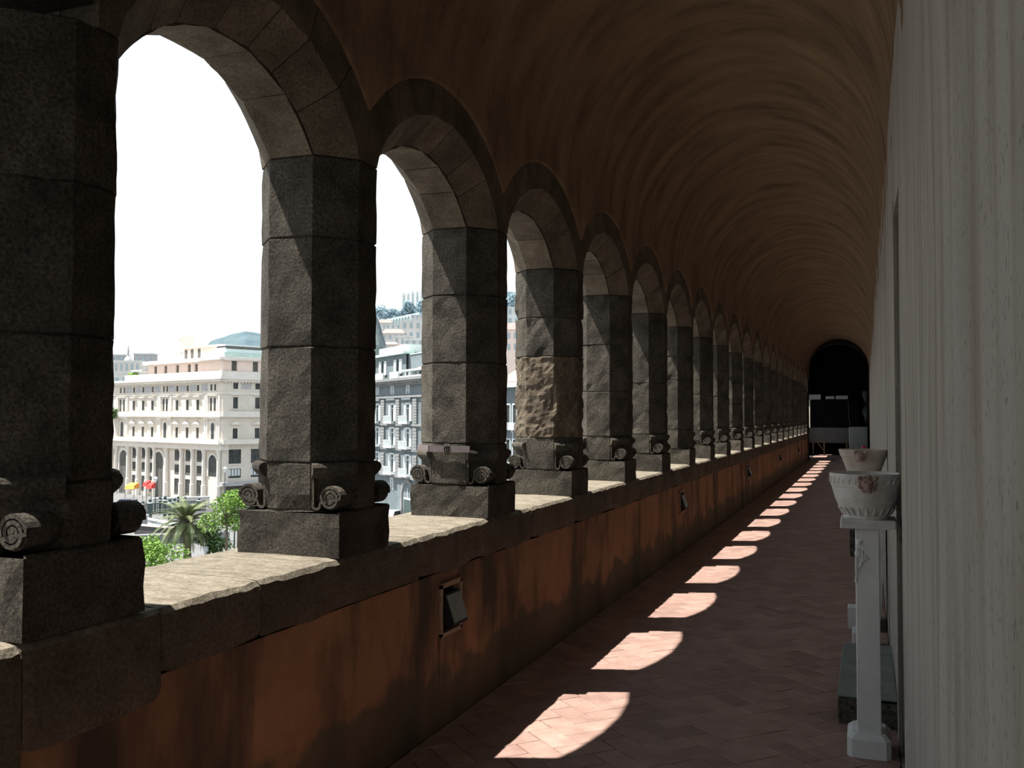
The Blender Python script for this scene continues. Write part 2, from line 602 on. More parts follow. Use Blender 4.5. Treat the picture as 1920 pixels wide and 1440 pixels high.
# ---- left wall: parapet face with lamp niches, outer face
NICHE = [4.41 + 6.38 * k for k in range(5)]
niche_rects = [(y - 0.115, y + 0.115, 0.465, 0.70) for y in NICHE]
groove = (16.28, 16.46, 0.0, 0.775)
COP = 0.775


def tf_par(s, z, n):
    d = 0.0
    if n == 0:
        d = 0.007 * nz((0, s, z), 3.1, 3.0) + 0.003 * nz((0, s, z), 11.0, 9.0)
        for h in niche_rects:
            if h[0] - 0.02 < s < h[1] + 0.02 and h[2] - 0.02 < z < h[3] + 0.02:
                d = 0
    return (0.0 + d + n * 1.0, s, z)


pb = MB()
holes_rect(pb, tf_par, Y_START, Y_END + 0.0, 0.0, COP, niche_rects + [groove], 0.12, step=0.09)
for h in niche_rects + [groove]:
    pb.box(-0.14, -0.119, h[0], h[1], h[2], h[3])
pb.box(-0.56, -0.14, Y_START, Y_END + 0.7, -14.0, COP)
pb.box(-0.14, -0.12, Y_START, Y_END, -0.2, -0.001)
wall_left = structure(pb.build('wall_left', M_orangewall), 'low parapet wall of stained orange plaster under the arcade')

# coping stones with a ragged inner edge
cuts = [Y_START]
while cuts[-1] < Y_END + 0.2:
    cuts.append(cuts[-1] + random.choice((0.8, 0.95, 1.1, 1.3)))
# a joint seen beside the first pier and one beyond it
cuts = sorted([c for c in cuts if not 1.95 < c < 3.1] + [2.30, 2.80])
for a, b in zip(cuts, cuts[1:]):
    n = max(2, int((b - a) / 0.03))
    ys = [a + 0.002 + (b - a - 0.004) * i / n for i in range(n + 1)]
    rings = []
    cbt = COP - (0.16 if b <= 1.9 else 0.08) if b <= 2.35 else COP
    sd_ = random.uniform(0, 50)
    zj = random.uniform(-0.004, 0.004)
    for i, y in enumerate(ys):
        e = 0.007 if i in (0, n) else 0.0
        r1 = 0.010 * nz((0, y, 0), 9, sd_) + 0.006 * nz((1, y, 0), 31, sd_)
        r2 = 0.012 * nz((2, y, 0), 10, sd_) + 0.007 * nz((3, y, 0), 33, sd_)
        r3 = 0.006 * nz((4, y, 0), 5, sd_)
        top = SILL + zj * 0.4 + 0.004 * nz((5, y, 0), 6, sd_)
        rings.append([(-0.57 + e, y, COP + e), (0.006 + r3 - e, y, cbt + 0.004 + e + 0.02 * nz((6, y, 0), 4, sd_)), (0.014 + r3 * 0.7 - e, y, cbt + 0.05), (0.010 + r3 - e, y, SILL - 0.06),
                      (0.004 + r1 * 0.6 - e, y, SILL - 0.022 + r2 * 0.7), (-0.012 + r1 - e, y, top - 0.004 + r2 * 0.4 - e * 0.5), (-0.05 + r1, y, top - e * 0.3), (-0.30, y, top + 0.004 - e * 0.3), (-0.57 + e, y, top - e * 0.3)])
    cb = MB()
    cb.loft(rings)
    o = cb.build('coping_stone', M_sill, wall_left)
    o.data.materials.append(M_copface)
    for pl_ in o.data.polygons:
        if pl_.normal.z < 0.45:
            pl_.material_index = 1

# ---- upper wall over the arches, scalloped along the extrados
ub = MB()
ny = 0
row = []
for k, (a, b) in enumerate(bays):
    yc, h, r, zc = arch_geo(a, b)
    re = r + H_EXT
    y0 = PIER_Y[k] + WY / 2
    y1 = PIER_Y[k + 1] + WY / 2
    for i in range(24):
        y = y0 + (y1 - y0) * i / 24
        row.append((y, zc + math.sqrt(max(0.0, re * re - (y - yc) ** 2))))
row.append((y1, zc + math.sqrt(max(0.0, re * re - (y1 - yc) ** 2))))
ub.loft([[(-0.49, y, z - 0.01), (-0.02, y, z - 0.01), (-0.02, y, 4.75), (-0.49, y, 4.75)] for y, z in row])
# plain stretch of arcade behind the camera (piers, wall head) and the end stretch
for y in (0.2, -1.4, -3.0, -4.6):
    ub.loft([[(-CH, y, zz), (0, y + CH, zz), (0, y + WY - CH, zz), (-CH, y + WY, zz), (-WX + CH, y + WY, zz), (-WX, y + WY - CH, zz), (-WX, y + CH, zz), (-WX + CH, y, zz)] for zz in (SILL, 2.75)])
ub.box(-0.49, -0.02, Y_START, PIER_Y[0] + WY / 2, 2.72, 4.75)
ub.box(-0.56, 0.0, Y_END, Y_END + 0.3, 0.0, 4.75)
ub.box(-0.7, 2.75, Y_START - 0.3, Y_BACK + 0.3, 4.75, 4.95)
uw = ub.build('upper_wall', M_stone, wall_left)

# ---- ceiling: barrel vault whose plaster edge scallops over the arch rings
ZC, RB = 3.22, 1.14
cb = MB()


def zlow(y):
    for k, (a, b) in enumerate(bays):
        y0, y1 = PIER_Y[k] + WY / 2, PIER_Y[k + 1] + WY / 2
        if y0 <= y <= y1:
            yc, h, r, zc = arch_geo(a, b)
            re = r + H_EXT - 0.015
            return zc + math.sqrt(max(0.0, re * re - (y - yc) ** 2))
    return 2.90


yy = []
for k in range(len(bays)):
    y0, y1 = PIER_Y[k] + WY / 2, PIER_Y[k + 1] + WY / 2
    m_ = 22 if k < 8 else 12
    yy += [y0 + (y1 - y0) * i / m_ for i in range(m_)]
yy = [Y_START + (yy[0] - Y_START) * i / 30 for i in range(30)] + yy + [PIER_Y[-1] + WY / 2, Y_END, Y_TR + 0.4]
rows = []
NT = 30
for y in yy:
    xr = XR(y)
    xm, hw = (0.014 + xr) / 2, (xr - 0.014) / 2
    zl = zlow(y)
    pts = [(0.0, y, zl - 0.004), (0.010, y, zl), (0.014, y, zl + 0.010)]
    if zl + 0.02 < ZC:
        th0 = math.pi
        pts.append((0.014, y, (zl + ZC) / 2))
    else:
        s_ = min(1.0, (zl + 0.02 - ZC) / RB)
        th0 = math.pi - math.asin(s_)
        pts.append((xm + hw * math.cos(th0), y, zl + 0.016))
    for i in range(NT + 1):
        th = th0 * (1 - i / NT)
        x = xm + hw * math.cos(th)
        z = ZC + RB * math.sin(th)
        d = 0.011 * nz((x * 0.5, y * 2.6, z * 0.5), 1.0, 5.0) + 0.006 * nz((x * 0.8, y * 5.5, z * 0.8), 1.0, 8.0)
        if i in (0,) or i == NT:
            d = 0
        pts.append((x - d * math.cos(th), y, z - d * math.sin(th)))
    pts.append((xr + 0.0, y, 2.95))
    rows.append(pts)
cb.loft(rows, caps=False, closed=False)
ceiling = structure(cb.build('ceiling', M_vault, smooth=True), 'brown plastered barrel vault of the gallery')

# ---- right wall with two shallow doorways
wb = MB()


def tf_r(s, z, n):
    d = 0.0
    if n == 0:
        d = 0.004 * nz((0, s, z), 1.8, 2.0)
        if 4.86 <= s < 5.3:
            d += 0.012 * nz((0, 0, z), 5.0, 1.0) * 0
    return (XR(s) - d - n, s, z)


doors = [(4.22, 4.86, -0.004, 2.53), (6.85, 6.98, -0.004, 2.9)]
holes_rect(wb, tf_r, Y_START, Y_TR + 0.3, -0.004, 3.22, doors, 0.35, step=0.16)
for a, b, c, d in doors:
    wb.box(2.47, 2.5, a - 0.05, b + 0.05, 0, d + 0.05)
wb.box(2.5, 2.75, Y_START, Y_BACK, -0.2, 4.8)
wall_right = structure(wb.build('wall_right', M_greywall), 'grey plastered wall along the right of the gallery')
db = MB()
db.box(XR(4.5) + 0.012, XR(4.5) + 0.06, 4.235, 4.845, 0.0, 2.5)  # added thin leaf, its dark colour imitates the shaded jamb
door = structure(db.build('jamb_shade_leaf', M_jambshade), 'dark brown leaf added in the right wall recess, coloured like the unlit jamb')
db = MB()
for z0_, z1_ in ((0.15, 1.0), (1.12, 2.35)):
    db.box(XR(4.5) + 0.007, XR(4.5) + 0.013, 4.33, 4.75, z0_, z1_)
db.build('jamb_shade_panel', M_jambshade, door)
# broken plaster edge on the far jamb of the doorway
jb = MB()
rings = []
for i in range(60):
    z = 2.6 * i / 59
    e = 0.010 + 0.010 * nz((0, 0, z), 5.0, 4.0) + 0.006 * nz((0, 0, z), 17.0, 6.0)
    rings.append([(XR(4.86) + 0.05, 4.859, z), (XR(4.86) - 0.004, 4.859 - max(0.0, e), z), (XR(4.95) - 0.006, 4.95, z), (XR(4.95) + 0.02, 4.95, z)])
jb.loft(rings)
jb.build('plaster_edge', M_greywall, wall_right)

# ---- unseen end behind the camera, left open to add light on the pedestal; the dark end beyond the arcade
eb = MB()
# transverse arch at the end of the vault
pts_in = [(0.0, Y_TR, 0.0)]
x0e, x1e, zsp, zap = 0.0, XR(Y_TR) - 0.03, 3.28, 4.18
arc = [((x0e + x1e) / 2 - (x1e - x0e) / 2 * math.cos(math.pi * i / 24), zsp + (zap - zsp) * math.sin(math.pi * i / 24)) for i in range(25)]
for (xa, za), (xb, zb) in zip(arc, arc[1:]):
    eb.loft([[(xa, Y_TR, za), (xb, Y_TR, zb), (xb, Y_TR, 4.8), (xa, Y_TR, 4.8)], [(xa, Y_TR + 0.4, za), (xb, Y_TR + 0.4, zb), (xb, Y_TR + 0.4, 4.8), (xa, Y_TR + 0.4, 4.8)]])
eb.box(-0.56, 0.0, Y_END + 0.3, Y_TR + 0.4, -0.1, 4.8)
eb.box(x1e, 2.6, Y_TR, Y_TR + 0.4, 0.0, 4.8)
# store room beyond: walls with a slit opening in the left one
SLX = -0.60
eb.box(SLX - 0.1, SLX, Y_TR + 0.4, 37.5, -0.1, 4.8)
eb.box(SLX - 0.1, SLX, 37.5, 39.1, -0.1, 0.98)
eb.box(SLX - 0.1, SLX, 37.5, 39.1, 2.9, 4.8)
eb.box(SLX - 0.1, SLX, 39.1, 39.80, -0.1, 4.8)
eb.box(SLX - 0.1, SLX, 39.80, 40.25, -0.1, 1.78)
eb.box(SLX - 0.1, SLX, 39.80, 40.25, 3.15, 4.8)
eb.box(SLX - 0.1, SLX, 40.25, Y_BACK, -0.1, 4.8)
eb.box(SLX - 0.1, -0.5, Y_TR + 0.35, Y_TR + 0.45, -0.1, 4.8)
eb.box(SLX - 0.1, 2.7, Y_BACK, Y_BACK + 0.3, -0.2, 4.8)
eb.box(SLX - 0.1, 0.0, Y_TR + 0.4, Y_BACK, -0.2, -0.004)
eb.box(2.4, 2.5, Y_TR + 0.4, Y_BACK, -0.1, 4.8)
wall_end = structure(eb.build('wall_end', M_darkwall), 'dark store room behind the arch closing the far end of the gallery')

# ------------------------------------------------------------------ piers


def octa(z, ins=0.0, seg=0.06, seed=0.0, amp=0.004, chip=0.0):
    p = [(-CH, 0), (0, CH), (0, WY - CH), (-CH, WY), (-WX + CH, WY), (-WX, WY - CH), (-WX, CH), (-WX + CH, 0)]
    out = []
    for i in range(8):
        a, b = Vector((*p[i], 0)), Vector((*p[(i + 1) % 8], 0))
        t = (b - a).normalized()
        nrm = Vector((t.y, -t.x, 0))
        k = max(2, int(round((b - a).length / seg)))
        for j in range(k):
            q = a.lerp(b, j / k)
            nn = nrm
            if j == 0:
                a0 = Vector((*p[i - 1], 0))
                t0 = (a - a0).normalized()
                nn = (nrm + Vector((t0.y, -t0.x, 0))).normalized()
            d = -ins + amp * nz((q.x, q.y, z), 14, seed) + amp * 0.8 * nz((q.x, q.y, z), 37, seed + 5)
            c = nz((q.x, q.y, z), 9, seed + 11)
            if j == 0 and c > 0.12:
                d -= (c - 0.12) * (0.009 + chip * 0.5)
            if chip and c > 0.2:
                d -= (c - 0.2) * chip * 0.6
            q = q + nn * d
            out.append((q.x, q.y, z))
    return out


def drum(z0, z1, seed, amp=0.004, chip=0.0, res=0.06):
    b = MB()
    k = max(3, int((z1 - z0) / res))
    zs = [z0 + 0.0, z0 + 0.007] + [z0 + (z1 - z0) * i / k for i in range(1, k)] + [z1 - 0.007, z1]
    rings = []
    for i, z in enumerate(zs):
        edge = i in (0, len(zs) - 1)
        rings.append(octa(z, 0.009 if edge else 0.0, res, seed, amp, chip + (0.02 if i in (1, len(zs) - 2) else 0.0)))
    b.loft(rings)
    return b


def rough_box(x0, x1, y0, y1, z0, z1, seed, amp=0.004, res=0.06, edge=0.008):
    def ring(z, ins):
        out = []
        c = [(x1 - ins, y0 + ins), (x1 - ins, y1 - ins), (x0 + ins, y1 - ins), (x0 + ins, y0 + ins)]
        for i in range(4):
            a, b = Vector((*c[i], 0)), Vector((*c[(i + 1) % 4], 0))
            k = max(2, int((b - a).length / res))
            t = (b - a).normalized()
            n_ = Vector((t.y, -t.x, 0))
            for j in range(k):
                q = a.lerp(b, j / k)
                nn = n_ if j else (n_ - t).normalized()
                d = amp * nz((q.x, q.y, z), 13, seed) + amp * 0.7 * nz((q.x, q.y, z), 35, seed + 3)
                if j == 0:
                    d -= max(0.0, nz((q.x, q.y, z), 12, seed + 7)) * 0.02
                q = q + nn * d
                out.append((q.x, q.y, z))
        return out
    b = MB()
    k = max(2, int((z1 - z0) / res))
    zs = [z0] + [z0 + (z1 - z0) * i / k for i in range(1, k)] + [z1 - edge, z1]
    b.loft([ring(z, edge if z == z1 else 0.0) for z in zs])
    return b


PL_T = 0.187     # top of plinth above the sill
DR1 = 0.385      # top of the base block


def scroll_mesh(fine=True):
    """corner volute, local: a = distance inwards from the corner along +a(-x), depth along y"""
    path = []
    for z in (0.352, 0.31, 0.26, 0.225):
        path.append((0.128, z))
    for i in range(1, 7):
        t = math.pi * i / 7
        path.append((0.112 + 0.018 * math.cos(t), 0.215 - 0.020 * math.sin(t)))
    path.append((0.093, 0.222))
    c = (0.048, PL_T + 0.054)
    turns = 2.6 if fine else 1.2
    n = int(22 * turns)
    for i in range(n + 1):
        t = i / n
        th = math.pi - 2 * math.pi * turns * t
        r = 0.049 * (1 - t) + 0.006 * t
        path.append((c[0] + r * math.cos(th), c[1] + r * math.sin(th)))
    w = 0.0058
    b = MB()
    D = 0.105
    L_, R_ = [], []
    for i, p in enumerate(path):
        q0, q1 = path[max(i - 1, 0)], path[min(i + 1, len(path) - 1)]
        tx, tz = q1[0] - q0[0], q1[1] - q0[1]
        l = math.hypot(tx, tz) or 1
        L_.append((p[0] - tz / l * w, p[1] + tx / l * w))
        R_.append((p[0] + tz / l * w, p[1] - tx / l * w))
    rings = []
    for l, r in zip(L_, R_):
        rings.append([(-l[0], 0.004, l[1]), (-r[0], 0.004, r[1]), (-r[0], D, r[1]), (-l[0], D, l[1])])
    b.loft(rings)
    # solid heart of the volute, set back from the carved face
    k = 16
    b.loft([[(-(c[0] + 0.047 * math.cos(2 * math.pi * j / k)), y, c[1] + 0.047 * math.sin(2 * math.pi * j / k)) for j in range(k)] for y in (0.013, D - 0.012)])
    b.lathe([(0.0085, 0.0), (0.006, 0.006)], (0, 0, 0), 8)
    nb = MB()
    for p in b.v:
        nb.v.append(p)
    nb.f = b.f
    # move the little boss (last lathe) onto the volute eye
    for i in range(len(b.v) - 16, len(b.v)):
        x, y, z = b.v[i]
        nb.v[i] = (-c[0] + x, 0.010 - z, c[1] + y)
    # soil fill between volute and neck
    return nb


def mirrored(mb, mx=None, my=None):
    o = MB()
    o.v = [((mx - p[0]) if mx is not None else p[0], (my - p[1]) if my is not None else p[1], p[2]) for p in mb.v]
    o.f = list(mb.f)
    return o


sc0 = scroll_mesh()
SCROLLS = [sc0.mesh('scroll', M_stone), mirrored(sc0, mx=-WX).mesh('scroll', M_stone), mirrored(sc0, my=WY).mesh('scroll', M_stone), mirrored(sc0, mx=-WX, my=WY).mesh('scroll', M_stone)]


def moulding_mesh(ix):
    """rounded collar across one chamfer"""
    pr = [(0.0, 0.315), (0.012, 0.325), (0.026, 0.338), (0.034, 0.352), (0.035, 0.366), (0.028, 0.378), (0.014, 0.384), (0.0, 0.384)]
    ends = {0: ((-CH, 0.0), (0.0, CH)), 1: ((-WX + CH, 0.0), (-WX, CH)), 2: ((-CH, WY), (0.0, WY - CH)), 3: ((-WX + CH, WY), (-WX, WY - CH))}[ix]
    a, b_ = Vector((*ends[0], 0)), Vector((*ends[1], 0))
    cc = Vector((-WX / 2, WY / 2, 0))
    n_ = ((a + b_) / 2 - cc)
    t = (b_ - a).normalized()
    n_ = (n_ - t * n_.dot(t)).normalized()
    mb = MB()
    rings = []
    k = 6
    for i in range(k + 1):
        q = a.lerp(b_, 0.03 + 0.94 * i / k)
        rings.append([(q.x + n_.x * (d - 0.004 + 0.003 * nz((q.x, q.y, z), 30, ix)), q.y + n_.y * (d - 0.004), z) for d, z in pr])
    mb.loft(rings)
    return mb.mesh('moulding', M_stone)


MOULD = [moulding_mesh(i) for i in range(4)]
PV = [[0.385, 0.868, 1.329, 1.67], [0.42, 0.887, 1.28, 1.67], [0.42, 1.02, 1.31, 1.67], [0.40, 0.80, 1.22, 1.67], [0.39, 0.93, 1.67]]
DRUMS = []
for i, js in enumerate(PV):
    ms = [drum(a + 0.0, b - 0.0, 3.1 * i + a * 7, 0.004 if i < 2 else 0.005, 0.0 if i < 2 else 0.02).mesh('drum', M_stone) for a, b in zip(js, js[1:])]
    base = drum(PL_T, js[0], 11 + i, 0.004).mesh('base_block', M_stone)
    pl = rough_box(-WX, 0.0, 0.0, WY, 0.0, PL_T, 21 + i, 0.005).mesh('plinth', M_stone)
    DRUMS.append((ms, base, pl))
# weathered drum patch for the third pier
worn = drum(0.42, 1.02, 77, 0.010, 0.045, 0.026).mesh('drum', M_arch)

ORD = ['nearest', 'second', 'third', 'fourth', 'fifth', 'sixth', 'seventh', 'eighth', 'ninth', 'tenth', 'eleventh', 'twelfth', 'thirteenth', 'fourteenth',
       'fifteenth', 'sixteenth', 'seventeenth', 'eighteenth', 'nineteenth', 'twentieth', 'last']
EXTRA = {0: 'octagonal stone pier in deep shadow, cut by the left picture edge',
         1: 'octagonal stone pier with crisp corner volutes, second from the camera',
         2: 'octagonal stone pier with a painted iron band round its neck, third from the camera',
         3: 'octagonal stone pier with a broken brown lower drum, fourth from the camera',
         6: 'seventh stone pier from the camera, base battered and volute lost'}
variant = [3, 0, 1, 2, 3, 4, 2, 0, 1, 3, 4, 0, 2, 1, 3, 0, 4, 1, 2, 0, 3]
PIERS = []
for k, y in enumerate(PIER_Y):
    lab = EXTRA.get(k, '%s octagonal stone pier from the camera along the arcade' % ORD[k] if k < NP - 1 else 'octagonal stone pier at the far end of the arcade')
    p = thing('stone_pier', lab, 'pier', (0, y, SILL), 0, 'piers of the arcade')
    ms, base, pl = DRUMS[variant[k]]
    dz = 0.0
    if k == 0:
        dz = 0.035
        pl = rough_box(-WX, 0.0, 0.0, WY, 0.0, PL_T + dz, 41, 0.006).mesh('plinth', M_stone)
        base = drum(PL_T + dz, 0.40, 51, 0.005).mesh('base_block', M_stone)
    place(pl, 'plinth', p)
    place(base, 'base_block', p)
    for i, me in enumerate(ms):
        if k == 3 and i == 0:
            me = worn
        place(me, 'drum', p)
    for i in range(4):
        if k == 6 and i in (0, 1):
            continue
        place(MOULD[i], 'moulding', p, (0, 0, dz))
        place(SCROLLS[i], 'scroll', p, (0, 0, dz))
    PIERS.append(p)
# iron band of the third pier: follows the outer chamfer and the front face
ib = MB()
zb0, zb1 = 0.372, 0.408
line = [(-WX - 0.012, CH - 0.002), (-WX + CH - 0.006, -0.013), (-CH + 0.035, -0.014)]
for (ax, ay), (bx_, by) in zip(line, line[1:]):
    t = Vector((bx_ - ax, by - ay, 0)).normalized()
    n_ = Vector((t.y, -t.x, 0)) * 0.011
    ib.loft([[(ax, ay, z0_), (ax + n_.x, ay + n_.y, z0_), (ax + n_.x, ay + n_.y, z1_), (ax, ay, z1_)] for z0_, z1_ in ((zb0, zb1),)] +
            [[(bx_, by, zb0), (bx_ + n_.x, by + n_.y, zb0), (bx_ + n_.x, by + n_.y, zb1), (bx_, by, zb1)]])
band = ib.build('iron_band', M_iron, PIERS[2])
band['label'] = 'painted iron band'
kb = MB()
for dx in (-0.012, 0.0, 0.012):
    kb.tube([(-WX / 2 + dx, -0.018, zb0 - 0.012), (-WX / 2 + dx, -0.032, zb0 + 0.005), (-WX / 2 + dx, -0.032, zb1 - 0.005), (-WX / 2 + dx, -0.018, zb1 + 0.01)], 0.004, 6)
kb.build('clamp', M_lampbody, band)

# ------------------------------------------------------------------ arches: soffit ring and splayed inner ring of voussoirs
VCACHE = {}


def vring(h, r, zc, a0, a1, prof, gap, axis_half, first=False, last=False, seed=0.0):
    """voussoir between angles a0..a1 (from vertical), prof list of (x, dr)"""
    b = MB()
    g = gap / r
    A0, A1 = a0 + g, a1 - g
    k = max(3, int((A1 - A0) / 0.07))
    rings = []

    def ring_at(an, ins=0.0):
        rr = []
        for x, dr in prof:
            rad = r + dr
            y = rad * math.sin(an)
            z = zc + rad * math.cos(an)
            y = max(-axis_half, min(axis_half, y))
            d = 0.004 * nz((x, y, z), 12, seed) + 0.003 * nz((x, y, z), 33, seed + 2) + ins
            rr.append((x, y + d * (-math.sin(an)) * -1, z + d))
        return rr

    def seat(sign):
        rr = []
        for x, dr in prof:
            y = sign * min(axis_half, h + min(dr, CH))
            if dr > CH + 0.01:
                y = sign * axis_half
            rr.append((x, y, SPR + 0.002))
        return rr
    if first:
        rings.append(seat(-1))
    for i in range(k + 1):
        ins = 0.006 if (i in (0, k) and not (first and i == 0) and not (last and i == k)) else 0.0
        rings.append(ring_at(A0 + (A1 - A0) * i / k, ins))
    if last:
        rings.append(seat(1))
    b.loft(rings)
    return b


for k, (a, b) in enumerate(bays):
    yc, h, r, zc = arch_geo(a, b)
    half = (PIER_Y[k + 1] - PIER_Y[k]) / 2
    if k == 0:
        half = h + WY / 2
    key = (round(h, 3), round(half, 3), k % 2 if k < 4 else 2)
    amax = math.asin(h / r)
    if key not in VCACHE:
        soff = [(-CH - 0.004, 0.0), (-WX + CH, 0.0), (-WX, CH), (-WX, H_EXT), (-CH - 0.004, H_EXT)]
        splay = [(0.0, CH), (0.0, H_EXT), (-CH + 0.003, H_EXT), (-CH + 0.003, 0.004)]
        core = [(-0.012, CH + 0.02), (-0.012, H_EXT - 0.02), (-WX + 0.015, H_EXT - 0.02), (-WX + 0.015, CH + 0.02), (-WX + CH, 0.016), (-CH, 0.016)]
        v = key[2]
        na = (5, 6, 5)[v]
        nb_ = (7, 7, 6)[v]
        lst = []
        jit = [0.0] + [random.uniform(-0.035, 0.035) for _ in range(na - 1)] + [0.0]
        an = [-amax + 2 * amax * i / na + jit[i] for i in range(na + 1)]
        for i in range(na):
            lst.append(('soffit_stone', vring(h, r, zc, an[i], an[i + 1], soff, 0.0022, half, i == 0, i == na - 1, 3 * i + v).mesh('soffit_stone', M_arch)))
        jit = [0.0] + [random.uniform(-0.04, 0.04) for _ in range(nb_ - 1)] + [0.0]
        an = [-amax + 2 * amax * i / nb_ + jit[i] for i in range(nb_ + 1)]
        for i in range(nb_):
            lst.append(('voussoir', vring(h, r, zc, an[i], an[i + 1], splay, 0.0022, half, i == 0, i == nb_ - 1, 40 + 3 * i + v).mesh('voussoir', M_arch)))
        lst.append(('mortar_core', vring(h, r, zc, -amax, amax, core, 0.0, half - 0.004, True, True).mesh('mortar_core', M_mortar)))
        VCACHE[key] = lst
    lab = ('nearest and largest stone arch, its springing hidden by the dark left pier' if k == 0 else
           ('stone arch at the far end of the arcade' if k == NP - 2 else '%s stone arch from the camera, splayed voussoirs over its opening' % ORD[k]))
    t = thing('stone_arch', lab, 'arch', (0, yc, 0), 0, 'arches of the arcade')
    for nm, me in VCACHE[key]:
        place(me, nm, t)

# ------------------------------------------------------------------ lamps in the parapet niches
NL = ['nearest lamp niche in the parapet, a tilted glass floodlight in a plaster frame', 'second tilted lamp in the parapet from the camera, seen edge-on',
      'third tilted lamp in the parapet, beside the dark groove', 'fourth tilted lamp far along the parapet', 'farthest tilted lamp in the parapet']
for k, y in enumerate(NICHE):
    t = thing('niche_lamp', NL[k], 'lamp', (0, y, 0.465), 0, 'lamps in the parapet niches')
    fb_ = MB()
    for (a, b, c, d) in ((-0.128, -0.108, -0.012, 0.247), (0.108, 0.128, -0.012, 0.247), (-0.128, 0.128, 0.228, 0.252), (-0.128, 0.128, -0.018, 0.004)):
        fb_.box(-0.03, 0.012, a, b, c, d)
    fb_.build('frame', M_frame, t)
    bb_ = MB()
    # wedge body hinged at the top, leaning out at the foot
    side = [(-0.045, 0.19), (0.012, 0.195), (0.062, 0.045), (0.045, 0.03), (-0.03, 0.06)]
    bb_.loft([[(x, yv, z) for x, z in side] for yv in (-0.088, 0.095)])
    bb_.build('housing', M_lampbody, t)
    gb = MB()
    n_ = Vector((0.15, 0, 0.05)).normalized() * 0.004
    q = [(0.016, -0.078, 0.186), (0.016, 0.086, 0.186), (0.060, 0.086, 0.054), (0.060, -0.078, 0.054)]
    gb.loft([[(p[0] - 0.001, p[1], p[2]) for p in q], [(p[0] + n_.x, p[1], p[2] + n_.z) for p in q]])
    gl = gb.build('glass', M_lampglass, t)
    gl['label'] = 'grey glass front'
    if k == 0:
        pbk = MB()
        pbk.box(0.002, 0.010, -0.135, 0.125, -0.075, -0.02)
        pbk.box(0.001, 0.006, -0.13, 0.13, -0.30, -0.078)
        pbk.build('patch_board', M_orangewall, t)

# ------------------------------------------------------------------ marble basins on pedestals, blocks along the right wall


def basin(name, loc, R_, H_, label, m, mask_m, carved):
    t = thing(name, label, 'basin', loc, 0, 'marble basins along the right wall')
    prof = [(0.62, 0.0), (0.64, 0.03), (0.60, 0.07), (0.66, 0.14), (0.76, 0.26), (0.86, 0.44), (0.92, 0.62), (0.945, 0.70), (0.965, 0.71), (0.985, 0.80), (1.0, 0.93), (1.0, 1.0)] if carved else \
           [(0.58, 0.0), (0.60, 0.06), (0.70, 0.30), (0.82, 0.58), (0.90, 0.74), (0.93, 0.76), (0.97, 0.88), (1.0, 0.96), (1.0, 1.0)]
    inner = [(0.93, 1.0), (0.90, 0.9), (0.80, 0.6), (0.5, 0.25), (0.02, 0.2)]
    b = MB()
    b.lathe([(r * R_, z * H_) for r, z in prof + inner], (0, 0, 0), 64)
    b.build('bowl', m, t, smooth=False)
    mk = MB()
    # lion-head mask spout on the rim, facing the camera and the arcade a little
    a = R(-88) if carved else R(-97)
    c = Vector((math.cos(a), math.sin(a), 0)) * (R_ * 0.985)
    for i in range(9):
        th = 2 * math.pi * i / 9
        s_ = Vector((-math.sin(a), math.cos(a), 0)) * (0.030 * math.cos(th))
        mk.ball(c + s_ + Vector((0, 0, H_ * 0.80 + 0.030 * math.sin(th))), 0.014, 5)
    mk.ball(c + Vector((0, 0, H_ * 0.80)), 0.031, 8)
    f = Vector((math.cos(a), math.sin(a), 0))
    sv = Vector((-math.sin(a), math.cos(a), 0))
    mk.ball(c + f * 0.022 + Vector((0, 0, H_ * 0.78)), 0.014, 6)
    mk.ball(c + f * 0.020 + Vector((0, 0, H_ * 0.72)), 0.016, 6)
    for s in (-1, 1):
        mk.ball(c + f * 0.026 + sv * 0.012 * s + Vector((0, 0, H_ * 0.845)), 0.006, 5)
        mk.ball(c + f * 0.006 + sv * 0.034 * s + Vector((0, 0, H_ * 0.93)), 0.011, 5)
    o = mk.build('lion_mask', mask_m, t)
    o['label'] = 'reddish carved lion mask'
    if carved:
        fr = MB()
        n = 34
        for i in range(n):
            th = 2 * math.pi * i / n
            if abs(((th - a + math.pi) % (2 * math.pi)) - math.pi) < 0.28:
                continue
            d = Vector((math.cos(th), math.sin(th), 0))
            e = Vector((-math.sin(th), math.cos(th), 0))
            q = d * (R_ * 0.990)
            fr.tube([q + e * 0.007 + Vector((0, 0, H_ * 0.91)), q - e * 0.001 + Vector((0, 0, H_ * 0.86)), q * 0.99 - e * 0.006 + Vector((0, 0, H_ * 0.78))], 0.0042, 5)
        fr.build('rim_carving', m, t)
        fo = MB()
        n = 22
        for i in range(n):
            th = 2 * math.pi * (i + 0.5) / n
            d = Vector((math.cos(th), math.sin(th), 0))
            e = Vector((-math.sin(th), math.cos(th), 0))
            lo, hi = d * (R_ * 0.645), d * (R_ * 0.765)
            fo.loft([[lo - e * 0.013 + Vector((0, 0, H_ * 0.08)), lo + e * 0.013 + Vector((0, 0, H_ * 0.08)), lo * 1.05 + Vector((0, 0, H_ * 0.09))],
                     [hi - e * 0.002 + Vector((0, 0, H_ * 0.25)), hi + e * 0.002 + Vector((0, 0, H_ * 0.25)), hi * 1.03 + Vector((0, 0, H_ * 0.24))]])
        fo.build('foot_carving', m, t)
    return t


